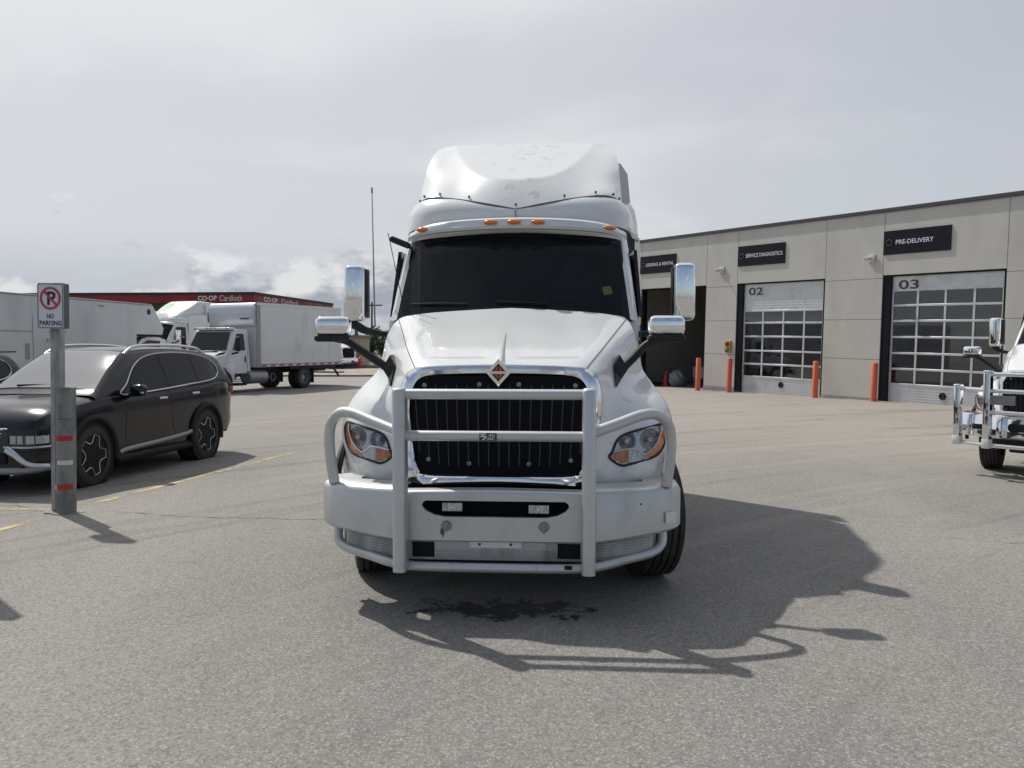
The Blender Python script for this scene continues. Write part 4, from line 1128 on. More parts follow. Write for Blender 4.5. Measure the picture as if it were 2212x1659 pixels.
def make_suv(T, plate=True):
    W = sm_tab([(0, .70), (.10, .82), (.35, .90), (.93, .945), (2.0, .95), (3.7, .95), (4.3, .92), (4.62, .86), (4.76, .76)])
    ZS = sm_tab([(0, .74), (.10, .86), (.35, .945), (.93, 1.02), (1.3, 1.05), (2.0, 1.055), (3.7, 1.10), (4.3, 1.12), (4.62, 1.08), (4.76, .92)])
    ZT = sm_tab([(0, .76), (.10, .90), (.35, 1.01), (.93, 1.085), (1.3, 1.12), (2.0, 1.12), (3.7, 1.14), (4.3, 1.16), (4.62, 1.12), (4.76, .95)])
    ZB = [(0, .30), (.2, .25), (.6, .22), (4.1, .24), (4.5, .32), (4.76, .42)]
    w = lambda y: lerp_tab(W, y); zs = lambda y: lerp_tab(ZS, y); zt = lambda y: lerp_tab(ZT, y); zb = lambda y: lerp_tab(ZB, y)
    def sect(y):
        a, s, t, b = w(y), zs(y), zt(y), zb(y)
        h = s-b
        half = [(0, b), (a*.84, b), (a*.955, b+.07), (a*.985, b+h*.25), (a*.975, b+h*.40), (a*.985, b+h*.58), (a*1.0, b+h*.80), (a*.985, b+h*.90), (a*.955, s), (a*.88, s+(t-s)*.45), (a*.6, s+(t-s)*.86), (0, t)]
        return half
    ys = list(np.concatenate([np.linspace(0, .12, 5), np.linspace(.18, 4.6, 50), np.linspace(4.64, 4.76, 4)]))
    rows = []
    for y in ys:
        h = sect(y); rows.append([(x, y, z) for x, z in h] + [(-x, y, z) for x, z in h[-2:0:-1]])
    mb = MB().grid(rows, closed=True)
    n = len(rows[0]); mb.add(rows[0], [tuple(range(n))]).add(rows[-1], [tuple(range(n))])
    cut = []
    for y in (.93, 3.70):
        for s in (-1, 1):
            cut.append(MB().lathe([(.435, 0), (.435, .5)], 36, Matrix.Translation((s*.62, y, .37)) @ Matrix.Rotation(R(90)*s, 4, 'Y')))
    body = boolean_cut(mb, cut, 'body', 'suv_paint', T, 32)
    for y in (.93, 3.70):
        for s in (-1, 1):
            # wheel well lining and cladding lip
            MB().lathe([(.433, .02), (.433, .33)], 30, Matrix.Translation((s*.60, y, .37)) @ Matrix.Rotation(R(90)*s, 4, 'Y')).build('wheel_well', 'dark_void', body)
            arc = []
            for a in np.linspace(R(-12), R(192), 30):
                yy = y+.455*math.cos(a); zz = .37+.455*math.sin(a); arc.append((s*(w(yy)*.985+.004), yy, max(zz, .23)))
            MB().tube(arc, .045, 8, flat=.9).build('arch_cladding', 'cladding', body, 60)
    # greenhouse
    ZR = sm_tab([(1.02, 1.10), (1.2, 1.185), (1.6, 1.43), (2.0, 1.625), (2.3, 1.668), (2.8, 1.682), (3.5, 1.668), (4.1, 1.615), (4.42, 1.555), (4.55, 1.43), (4.68, 1.14)])
    zr = lambda y: lerp_tab(ZR, y)
    xb = lambda y: w(min(y, 4.3))*.945; zbelt = 1.05
    def sx(y, z): return xb(y)-(z-zbelt)*.40
    def gs(y):
        r = zr(y); e = max(r-.075, zbelt+.01)
        xe = sx(y, e)
        half = [(xb(y), zbelt-.05), (xb(y), zbelt), (sx(y, zbelt+(e-zbelt)*.5), zbelt+(e-zbelt)*.5), (xe, e), (xe-.035, e+(r-e)*.52), (xe-.11, e+(r-e)*.78), (xe*.5, e+(r-e)*.96), (0, r)]
        return half
    ys2 = np.concatenate([np.linspace(1.02, 2.1, 24), np.linspace(2.15, 4.4, 36), np.linspace(4.44, 4.68, 8)])
    rows = []
    for y in ys2:
        h = gs(y); rows.append([(x, y, z) for x, z in h] + [(-x, y, z) for x, z in h[-2::-1]])
    cabin = MB().grid(rows).build('cabin', 'suv_paint', T, 40)
    # windscreen patch
    rows = []
    for y in np.linspace(1.17, 1.99, 18):
        r = zr(y); e = max(r-.075, zbelt+.01); h = gs(y)
        lim = .93
        row = []
        for u in np.linspace(-1, 1, 29):
            x = u*(h[4][0]*lim)
            pts = h[3:]; ax = abs(x)
            z = r
            for (xa, za), (xc, zc) in zip(pts, pts[1:]):
                if xc <= ax <= xa: z = za+(zc-za)*(xa-ax)/(xa-xc)
            row.append((x, y-.008-.0*u*u, z+.009))
        rows.append(row)
    wsn = MB().grid(rows).build('windscreen', 'suv_screen', T, 80)
    # dash and seats under the screen glass
    MB().tube([(-.45, 1.19, 1.20), (-.15, 1.22, 1.205), (.1, 1.24, 1.21)], .010, 6).build('wiper', 'black_plastic', wsn)
    # side glass with chrome outline
    dlo = [(1.60, 1.075), (1.78, 1.21), (2.06, 1.425), (2.40, 1.552), (2.9, 1.597), (3.45, 1.588), (3.92, 1.538), (4.24, 1.45), (4.33, 1.35), (4.27, 1.245), (4.0, 1.175), (3.3, 1.135), (2.4, 1.09)]
    dl = [(p.x, p.y) for p in catmull([(a, b, 0) for a, b in dlo], 5, True)]
    for s in (-1, 1):
        def side_patch(poly, off, m, name, par, step=.02):
            P = poly_patch(poly, lambda a, b: 0, 0, step)
            P.v = [(s*(sx(a, b)+off), a, b) for a, _, b in P.v]
            return P.build(name, m, par, 80)
        base = side_patch(dl, .004, 'frit', 'window_surround', cabin)
        for y0, y1, sh in ((1.86, 2.66, .12), (2.78, 3.52, .10), (3.62, 4.24, .10)):
            q = [(a, b) for a, b in dl]
            poly = []
            for a, b in [(y0, 1.0), (y1, 1.0), (y1-sh*1.2*.5, 1.7), (y0-sh*.5, 1.7)]: poly.append((a, b))
            sub = poly_patch(shrink(dl, .965), lambda a, b: 0, 0, .014)
            keep = []
            for f in sub.f:
                cy = sum(sub.v[i][0] for i in f)/4; cz = sum(sub.v[i][2] for i in f)/4
                if inside(poly, cy, cz): keep.append(f)
            sub.f = keep; sub.v = [(s*(sx(a, b)+.008), a, b) for a, _, b in sub.v]
            bm_ = sub.mesh('side_window', 'dark_glass', 80)
            o = bpy.data.objects.new('side_window', bm_); col.objects.link(o); o.parent = cabin
            bmx = bmesh.new(); bmx.from_mesh(bm_); bmesh.ops.delete(bmx, geom=[v for v in bmx.verts if not v.link_faces], context='VERTS'); bmx.to_mesh(bm_); bmx.free()
        MB().tube([(s*(sx(a, b)+.008), a, b) for a, b in dl], .011, 6, True).build('window_chrome', 'silver_trim', cabin, 60)
        # roof rail
        rail = []
        for y in np.linspace(1.98, 4.15, 22):
            t = (y-1.98)/2.17; lift = .055*min(1, smooth01(t/.13))*min(1, smooth01((1-t)/.13))
            h = gs(y); rail.append((s*(h[4][0]-.015), y, h[4][1]+lift+.002))
        MB().tube(rail, .018, 8, flat=1.1).build('roof_rail', 'silver_trim', cabin, 60)
        # mirror
        m = MB().box((s*1.06, 1.74, 1.125), (.22, .17, .15), .06, 4).build('door_mirror', 'suv_paint', T, 60)
        MB().box((s*.97, 1.76, 1.065), (.16, .07, .05), .02).build('mirror_stalk', 'suv_paint', m)
        MB().box((s*1.135, 1.675, 1.095), (.09, .02, .03), .01).build('mirror_signal', 'silver_trim', m)
        # doors: gaps, handles, sill strip
        for yy in (1.62, 2.72, 3.55):
            pts = []
            for z in np.linspace(.36, zs(yy)-.02, 9):
                h = sect(yy); xx = .95
                for (xa, za), (xc, zc) in zip(h[1:9], h[2:10]):
                    if za <= z <= zc: xx = xa+(xc-xa)*(z-za)/(zc-za+1e-9)
                yo = yy + (.10*smooth01((.75-z)/.35) if yy < 3 and yy > 2 else (-.12*smooth01((.8-z)/.3) if yy > 3 else 0))
                pts.append((s*(xx+.000), yo, z))
            MB().tube(pts, .0035, 5).build('door_gap', 'dark_void', body)
        for yy in (2.50, 3.38):
            zz = zs(yy)-.085
            MB().box((s*(w(yy)*.985+.012), yy, zz), (.03, .20, .032), .012, 3).build('door_handle', 'silver_trim', body)
        strip_ = [(1.45, .335, .035), (1.60, .37, .05), (2.4, .40, .055), (3.05, .435, .055), (3.22, .46, .03)]
        sp = catmull([(s*(w(a)*.987+.005), a, b) for a, b, c in strip_], 5)
        MB().tube(sp, [.034]*len(sp), 8, flat=1.0).build('sill_strip', 'satin_silver', body, 60)
        sp = [(s*(w(a)*.955), a, .27) for a in np.linspace(1.42, 3.22, 12)]
        MB().tube(sp, .06, 8).build('sill', 'cladding', body, 60)
        # lamps
        fl = MB()
        def yf(x):
            y = 0.0
            while y < .6 and w(y)*.985 < x: y += .004
            return y
        def face(x0, x1, z0, z1, off, m, name, par):
            return MB().grid([[(s*x, yf(x)-off-.05*max(0, .62-x), z) for x in np.linspace(x0, x1, 12)] for z in (z0, z1)]).build(name, m, par, 80)
        hl = face(.47, .87, .575, .70, .010, 'rim_black', 'headlight', body)
        for xa in (.49, .585, .70, .785): face(xa, xa+.075, .595, .685, .014, 'lens_chrome', 'lamp_reflector', hl)
        face(.48, .865, .58, .695, .019, 'lens_clear', 'headlight_lens', hl)
        MB().tube([(s*x, yf(x)-.012-.05*max(0, .62-x), .555) for x in np.linspace(.40, .88, 12)], .012, 6).build('lamp_trim', 'silver_trim', hl)
        MB().box((s*.77, 4.60, 1.0), (.22, .20, .10), .04, 3, rot=Matrix.Rotation(R(-35*s), 3, 'Z')).build('tail_light', 'tail_red', body)
        sk = catmull([(s*.95, .42, .60-.30), (s*.86, .20, .33), (s*.70, .04, .36), (s*.56, -.02, .47), (s*.46, -.03, .53)], 5)
        MB().tube(sk, [.03+.035*(i/len(sk)) for i in range(len(sk))], 8, flat=.8).build('bumper_trim', 'silver_trim', body, 60)
        MB().box((s*.62, 4.80, .50), (.2, .03, .04), .01).build('reflector', 'tail_red', body)
    MB().tube(catmull([(-.9, .24, .33), (-.6, .03, .29), (0, -.02, .28), (.6, .03, .29), (.9, .24, .33)], 6), .045, 8).build('skid_plate', 'satin_silver', body, 60)
    gr = MB().box((0, .015, .62), (.92, .08, .30), .05, 3).build('grille', 'rim_black', body)
    for k in range(6): MB().bx(-.40+.02*k, .40-.02*k, -.035, -.022, .75-.045*k, .762-.045*k).build('grille_slat', 'silver_trim', gr)
    MB().box((0, -.01, .42), (.86, .06, .12), .03, 2).build('lower_intake', 'dark_void', body)
    MB().box((0, 4.76, .42), (1.4, .10, .22), .05, 3).build('rear_bumper', 'cladding', body)
    MB().bx(-.6, .6, 4.38, 4.66, 1.585, 1.605).build('spoiler', 'suv_paint', cabin)
    mb = MB().bx(-.7, .7, .6, 4.4, .20, .30).build('underbody', 'chassis', T)
    # wheels
    for y in (.93, 3.70):
        for s in (-1, 1):
            c = (s*.825, y, .37)
            M = Matrix.Translation(c) @ Matrix.Rotation(R(90)*s, 4, 'Y')
            r, h = .37, .118; q = .265
            prof = [(q, -h), (r*.8, -h*1.05), (r*.95, -h*.95), (r, -h*.7), (r, -h*.30), (r*.98, -h*.28), (r*.98, -h*.2), (r, -h*.18), (r, h*.18), (r*.98, h*.2), (r*.98, h*.28), (r, h*.30), (r, h*.7), (r*.95, h*.95), (r*.8, h*1.05), (q, h)]
            t = MB().lathe(prof, 44, M, caps=False).build('tyre', 'rubber', T, 30)
            MB().lathe([(q, -h), (q, h*.95), (q*.97, h*.97), (q*.93, h*.55), (q*.3, h*.50), (q*.26, h*.68), (.001, h*.70)], 36, M, caps=False).build('rim', 'rim_black', t, 35)
            pts = []
            for k in range(5):
                a = 2*math.pi*k/5+R(90)
                for da, rr in ((-R(13), .95), (-R(11), .86), (R(0)-R(20)+R(9), .86),):
                    pass
                a0 = a
                pts += [(q*.95*math.cos(a0-R(12)), q*.95*math.sin(a0-R(12))), (q*.95*math.cos(a0+R(12)), q*.95*math.sin(a0+R(12))),
                        (q*.60*math.cos(a0+R(36)-R(9)), q*.60*math.sin(a0+R(36)-R(9))), (q*.60*math.cos(a0+R(36)+R(9)), q*.60*math.sin(a0+R(36)+R(9)))]
            star = [tuple(M @ Vector((a, b, h*.80))) for a, b in pts]
            MB().tube(star, .0135, 6, True).build('star_trim', 'silver_trim', t, 50)
            MB().prism(pts, h*.50, h*.80, lambda a, b, d: tuple(M @ Vector((a, b, d)))).build('rim_web', 'rim_black', t, 30)
            MB().lathe([(q*.16, h*.80), (q*.15, h*.86), (.001, h*.87)], 18, M).build('hub_cap', 'satin_silver', t)

SUV_S = .908; SUV_RZ = -.2045
def suv_origin(contact):
    c, s = math.cos(SUV_RZ), math.sin(SUV_RZ); lx, ly = .83*.95, .93*SUV_S
    return (contact[0]-(c*lx-s*ly), contact[1]-(s*lx+c*ly), 0)
suv = thing('suv', 'black crossover with chrome window line parked beside the no parking post', 'car', suv_origin((-5.35, 10.38)), SUV_RZ)
suv.scale = (.95, SUV_S, 1.035)
make_suv(suv)
suv2 = copy_tree(suv); suv2.name = 'suv'
suv2['label'] = 'dark crossover cut by the picture edge, its rear corner in front of the white trailer'
suv2.location = (-9.56, 9.6, 0)
# ---------------------------------------------------------------- no parking post
def parking_post(loc, lab, grp, lean=R(1.2)):
    T = thing('parking_sign', lab, 'sign', loc, R(-8), grp)
    T.rotation_euler = (0, lean, R(-8)); GX = .105
    # flanged square sign post
    MB().bx(-.085, .025, -.02, .07, -.1, 2.2, .008, 2).build('post', 'galvanised', T, 40)
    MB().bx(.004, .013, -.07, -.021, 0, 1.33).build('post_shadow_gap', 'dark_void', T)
    # half-pipe guard in front of the post foot
    half = [(GX+.092*math.cos(a), -.05-.085*math.sin(a)) for a in np.linspace(0, math.pi, 19)]
    bpoly = half + [(GX-.092, .0), (GX+.092, .0)]
    MB().prism(bpoly, -.05, 1.33, lambda a, b, d: (a, b, d)).build('guard_pipe', 'steel_pipe', T, 30)
    def wrap(z0, z1, a0, a1, m):
        rows = [[(GX+.094*math.cos(a), -.05-.087*math.sin(a), z) for a in np.linspace(a0, a1, 14)] for z in (z0, z1)]
        MB().grid(rows).build('tape_band', m, T, 60)
    wrap(.775, .83, R(5), R(180), 'tape_red')
    wrap(.525, .57, R(5), R(112), 'tape_white'); wrap(.523, .575, R(112), R(180), 'tape_red')
    wrap(.262, .318, R(5), R(120), 'tape_red'); wrap(.262, .308, R(120), R(180), 'tape_white')
    wrap(1.00, 1.003, R(5), R(180), 'dark_void')
    MB().prism([(.0+.21*math.cos(a)*(1+.16*math.sin(3*a)), -.02+.14*math.sin(a)*(1+.2*math.cos(5*a))) for a in np.linspace(0, 2*math.pi, 26, endpoint=False)], -.05, .012, lambda a, b, d: (a+.05, b, d)).build('footing', 'post_concrete', T, 30)
    # sign box
    zc = 2.175; w, h = .152, .235
    out = rounded(-w, w, zc-h, zc+h, .022, 4)
    ox = -.012
    sgn = MB().prism([(a+ox, b) for a, b in out], -.10, -.02).build('sign_box', 'sign_side', T, 25)
    MB().prism([(a*1.0+ox, b) for a, b in rounded(-w+.003, w-.003, zc-h+.003, zc+h-.003, .02, 4)], -.104, -.1005).build('sign_face', 'sign_white', sgn, 25)
    y = -.1075
    MB().prism([(a+ox, b) for a, b in rounded(-w+.008, w-.008, zc-h+.008, zc+h-.008, .018, 4)], y, -.1045,
               holes=[[(a+ox, b) for a, b in rounded(-w+.014, w-.014, zc-h+.014, zc+h-.014, .014, 4)][::-1]]).build('face_border', 'sign_black', sgn, 25)
    cz = zc+.078
    P = lambda cx, cy, yy: (lambda a, b: (ox+cx+a, yy, cy+b))
    letters('P', .098, .142, P(.012, cz, -.1052), .03).build('letter_p', 'sign_black', sgn, 0)
    ring = [(ox+r_*math.cos(a), cz+r_*math.sin(a)) for r_ in (.118,) for a in np.linspace(0, 2*math.pi, 40, endpoint=False)]
    rin = [(ox+.094*math.cos(a), cz+.094*math.sin(a)) for a in np.linspace(0, 2*math.pi, 40, endpoint=False)]
    MB().prism(ring, -.1095, -.1070, holes=[rin[::-1]]).build('red_ring', 'sign_red', sgn, 20)
    d = .7071; L_, t_ = .1, .012
    bar = [(ox+a, cz+b) for a, b in ((-L_*d-t_*d, L_*d-t_*d), (-L_*d+t_*d, L_*d+t_*d), (L_*d+t_*d, -L_*d+t_*d), (L_*d-t_*d, -L_*d-t_*d))]
    MB().prism(bar, -.1088, -.1065).build('red_slash', 'sign_red', sgn, 20)
    letters('NO', .080, .050, P(.0, zc-.108, -.1052), .035).build('lettering', 'sign_black', sgn, 0)
    letters('PARKING', .250, .052, P(.0, zc-.178, -.1052), .035).build('lettering', 'sign_black', sgn, 0)
    MB().box((ox-.002, -.1075, zc-.182), (.006, .002, .028), rot=Matrix.Rotation(R(35), 3, 'Y')).build('scuff', 'sign_white', sgn)
    MB().bx(ox-.03, ox+.06, -.02, .05, zc+h-.002, zc+h+.008).build('post_cap', 'galvanised', sgn)
    return T
parking_post((-4.80, 8.72, 0), 'no parking sign on a galvanised post with a taped steel guard pipe', 'no parking posts')
parking_post((-4.62, 6.66, 0), 'no parking post standing outside the picture, known by its shadow on the asphalt', 'no parking posts')
# ---------------------------------------------------------------- white box truck
def make_box_truck(T):
    body = thing  # noqa
    # cab and hood
    hood = []
    for y, w_, z in ((0, .62, 1.30), (.06, .80, 1.42), (.45, .92, 1.55), (1.0, 1.02, 1.68), (1.30, 1.06, 1.74)):
        hood.append([(-w_, y, .95), (-w_, y, z-.16), (-w_*.86, y, z-.04), (0, y, z), (w_*.86, y, z-.04), (w_, y, z-.16), (w_, y, .95)])
    mb = MB().grid(hood).add(hood[0], [tuple(range(7))])
    MB.build(mb, 'hood', 'far_white', T, 40)
    for s in (-1, 1):
        rows = []
        for a in np.linspace(R(10), R(180), 16):
            yy = .95+.62*math.cos(a)*1.0; zz = .52+.66*math.sin(a)
            rows.append([(s*.70, yy, zz+.02), (s*1.10, yy, zz), (s*1.16, yy, zz-.04), (s*1.16, yy, zz-.10)])
        f = MB().grid(rows).build('fender', 'far_white', T, 50)
        MB().bx(s*.66, s*.72, .25, 1.6, .4, 1.5).build('fender_liner', 'dark_void', f)
        MB().bx(s*.90, s*1.15, 1.15, 1.6, .55, 1.25, .03).build('fender_skirt', 'far_white', f)
        h = MB().box((s*.86, .10, 1.02), (.26, .16, .22), .05, 3, rot=Matrix.Rotation(R(25*s), 3, 'Z')).build('headlight', 'lens_chrome', T)
        MB().box((s*1.09, .30, 1.33), (.05, .14, .10), .02).build('turn_signal', 'amber', f)
        MB().prism([(.55, 1.50), (1.15, 1.60), (1.15, 1.68), (.85, 1.64)], s*1.02, s*1.06, lambda a, b, d: (d, a, b)).build('hood_vent', 'black_plastic', T)
    g = MB().box((0, -.01, 1.05), (1.1, .08, .5), .05, 3).build('grille', 'black_plastic', T)
    bp = MB().box((0, -.12, .62), (2.3, .22, .30), .05, 3).build('bumper', 'chrome', T)
    sec = [(1.30, .80), (1.30, 1.70), (1.72, 2.52), (1.95, 2.60), (2.55, 2.60), (2.62, .80)]
    cab = MB().prism(sec, -1.08, 1.08, lambda a, b, d: (d*(1 if b < 1.8 else .92), a, b)).build('cab', 'far_white', T, 30)
    q = [(-.98, 1.315, 1.74), (.98, 1.315, 1.74), (.88, 1.685, 2.47), (-.88, 1.685, 2.47)]
    MB().add([(x, y-.02, z+.01) for x, y, z in q], [(0, 1, 2, 3)]).build('windscreen', 'dark_glass', cab, 0)
    for s in (-1, 1):
        MB().prism([(1.58, 1.74), (2.30, 1.74), (2.30, 2.42), (1.88, 2.42)], 0, .006, lambda a, b, d: (s*(1.085+d-(b-1.74)*.115 if b > 1.8 else 1.088+d), a, b)).build('side_window', 'dark_glass', cab)
        MB().bx(s*1.082, s*1.088, 2.42, 2.43, .95, 2.4).build('door_gap', 'seam', cab)
        MB().bx(s*1.08, s*1.10, 2.28, 2.34, 1.25, 1.50, .01).build('door_handle', 'black_plastic', cab)
        m = MB().box((s*1.42, 1.50, 2.0), (.22, .10, .58), .04, 3).build('side_mirror', 'black_plastic', T)
        MB().tube([(s*1.40, 1.52, 1.66), (s*1.06, 1.56, 1.60)], .04, 8).build('mirror_arm', 'black_plastic', m)
    MB().box((0, 1.72, 2.62), (1.9, .35, .10), .04, 3).build('visor', 'far_white', cab)
    for x in (-.82, -.2, 0, .2, .82): MB().box((x, 1.53, 2.64), (.11, .05, .045), .015).build('marker_lamp', 'amber', cab)
    # box body
    z0, z1, y0, y1 = 1.02, 3.72, 2.85, 8.9
    box = MB().bx(-1.24, 1.24, y0, y1, z0, z1, .02, 1).build('cargo_box', 'far_white', T, 30)
    rows = [[(-1.22, y0+.02, z), (-1.18, y0-d_, z), (0, y0-d_-.06, z), (1.18, y0-d_, z), (1.22, y0+.02, z)] for z, d_ in ((2.72, .05), (2.9, .14), (3.45, .18), (3.66, .10), (3.71, .0))]
    MB().grid(rows).build('wind_cap', 'silver_white', T, 50)
    for s in (-1, 1):
        MB().bx(s*1.23, s*1.255, y0-.02, y0+.22, z0, z1).build('corner_post', 'satin_silver', box)
        MB().bx(s*1.235, s*1.262, y0+.2, y1, z0, z0+.14).build('base_rail', 'satin_silver', box)
        MB().bx(s*1.235, s*1.262, y0, y1, z1-.10, z1+.01).build('top_rail', 'far_white', box)
        if s > 0:
            k = 0; y = y0+.3
            while y < y1-.2:
                MB().bx(s*1.262, s*1.266, y, y+.20, z0+.03, z0+.10).build('reflector_tape', ('tape_red', 'tape_white')[k % 2], box); y += .29; k += 1
    MB().box((-1.36, y0+.1, 3.15), (.12, .2, .45), .05).build('vent_scoop', 'black_plastic', box)
    MB().bx(.55, 1.0, y0-.215, y0-.205, 3.02, 3.07).build('maker_script', 'letter_dark', box)
    # chassis
    MB().bx(-.45, .45, .3, 8.7, .72, .98).bx(-1.1, 1.1, 5.2, 8.6, .88, 1.02).build('chassis', 'chassis', T)
    MB().tube([(1.0, 2.4, .62), (1.0, 3.5, .62)], .28, 20).build('fuel_tank', 'satin_silver', T)
    MB().tube([(-1.0, 2.4, .62), (-1.0, 3.3, .62)], .28, 20).build('air_tank', 'satin_silver', T)
    MB().bx(.75, 1.15, 1.75, 2.3, .30, .40).build('cab_step', 'black_plastic', T)
    MB().bx(-1.15, 1.15, 8.75, 9.25, .60, .66).build('lift_gate', 'chassis', T)
    MB().tube([(.9, 8.6, .95), (.9, 9.15, .45)], .05, 6).build('gate_arm', 'chassis', T)
    MB().tube([(-.9, 8.6, .95), (-.9, 9.15, .45)], .05, 6).build('gate_arm', 'chassis', T)
    for s in (-1, 1):
        tyre(T, (s*1.0, .95, .49), .49, .27, R(-10), side=s)
        tyre(T, (s*1.02, 6.15, .49), .49, .26, 0, side=s, dual=True, rim='satin_silver')
        tyre(T, (s*.70, 6.15, .49), .49, .26, 0, side=s, dual=True, rim='satin_silver')
        MB().bx(s*.60, s*1.15, 6.80, 6.82, .22, .9).build('mud_flap', 'rubber', T)
mat('silver_white', (0.62, 0.63, 0.65), 0.3, 0.3, 0.3)
BT_S, BT_A = .89, R(23)
bt = thing('box_truck', 'white box truck with long cargo body and silver corner post', 'truck')
bt.scale = (BT_S,)*3; bt.rotation_euler = (0, 0, -BT_A)
def put_local(o, lx, ly, wx, wy, s, rz):
    c, q = math.cos(rz), math.sin(rz); o.location = (wx-(c*lx-q*ly)*s, wy-(q*lx+c*ly)*s, 0)
put_local(bt, 1.05, 6.15, -8.46, 33.53, BT_S, -BT_A)
make_box_truck(bt)

# ---------------------------------------------------------------- other tractors of the same make
def tractor_copy(name, lab, loc, rz, s, skip=()):
    T = thing(name, lab, 'truck', loc, rz); T.scale = (s,)*3
    for p in body_parts:
        if p.name.split('.')[0] not in skip: copy_tree(p, T)
    return T
green = tractor_copy('semi_truck', 'white tractor with a green roof patch behind the box truck', (-17.4, 37.0, 0), -R(24), .98)
MB().prism([(-.55, 3.50), (-.20, 3.45), (-.25, 3.80), (-.62, 3.80)], 0, .01, lambda a, b, d: (a, 2.345+(b-3.29)*2.06-d, b)).build('roof_patch', 'green_decal', green)
def plain_bumper(T):
    MB().tube(catmull([(-1.2, .55, .62), (-1.1, .28, .62), (-.6, .1, .62), (.6, .1, .62), (1.1, .28, .62), (1.2, .55, .62)], 6), .16, 10, flat=1.3).build('bumper', 'chrome', T)
plain_bumper(green)
far = tractor_copy('semi_truck', 'distant white tractor behind the low wall near the hydrant', (-10.9, 56.5, 0), R(58), .95)
plain_bumper(far)

# right-hand tractor with the polished four-post guard
rt = tractor_copy('semi_truck', 'white tractor with a polished chrome four post guard, parked by door 03', (0, 0, 0), -R(53), .88)
put_local(rt, -1.16, .05, 6.13, 11.38, .88, -R(53))
def chrome_guard(T):
    prof = [(.02, .60), (0, .62), (0, .92), (.02, .95), (.2, .955)]
    mb = MB(); sec = []
    for x, y in ((-1.22, .40), (-1.15, .22), (-.62, 0), (.62, 0), (1.15, .22), (1.22, .40)): sec.append([(x, y+o, z) for o, z in prof])
    bp = mb.grid(sec).build('bumper', 'clean_chrome', T, 35)
    MB().prism(rounded(-.40, .40, .72, .84, .05), -.006, .002).build('bumper_slot', 'dark_void', bp)
    for s in (-1, 1):
        MB().bx(s*.78, s*.92, .02, .06, .72, .80, .01).build('step_pocket', 'dark_void', bp)
        for x, y, zt in ((.62, -.14, 1.60), (1.16, .10, 1.37)):
            u = MB().bx(s*x-.05, s*x+.05, y-.09, y+.04, .46, zt, .02, 3).build('upright', 'clean_chrome', T, 50)
            MB().bx(s*x-.053, s*x+.053, y-.095, y+.045, .46, .60, .01).build('foot_cap', 'sticker_white', u)
            MB().bx(s*x-.053, s*x+.053, y-.095, y+.045, zt-.02, zt+.03, .02, 3).build('top_cap', 'clean_chrome', u)
        for z in (.50, 1.33): MB().tube([(s*.62, -.12, z), (s*1.16, .12, z)], .032, 12).build('wing_bar', 'clean_chrome', T, 60)
    for z in (.50, 1.0, 1.32, 1.57): MB().tube([(-.62, -.12, z), (.62, -.12, z)], .032, 14).build('cross_bar', 'clean_chrome', T, 60)
    MB().bx(-.60, -.24, -.175, -.16, 1.12, 1.26).build('plate_bracket', 'satin_silver', T)
chrome_guard(rt)

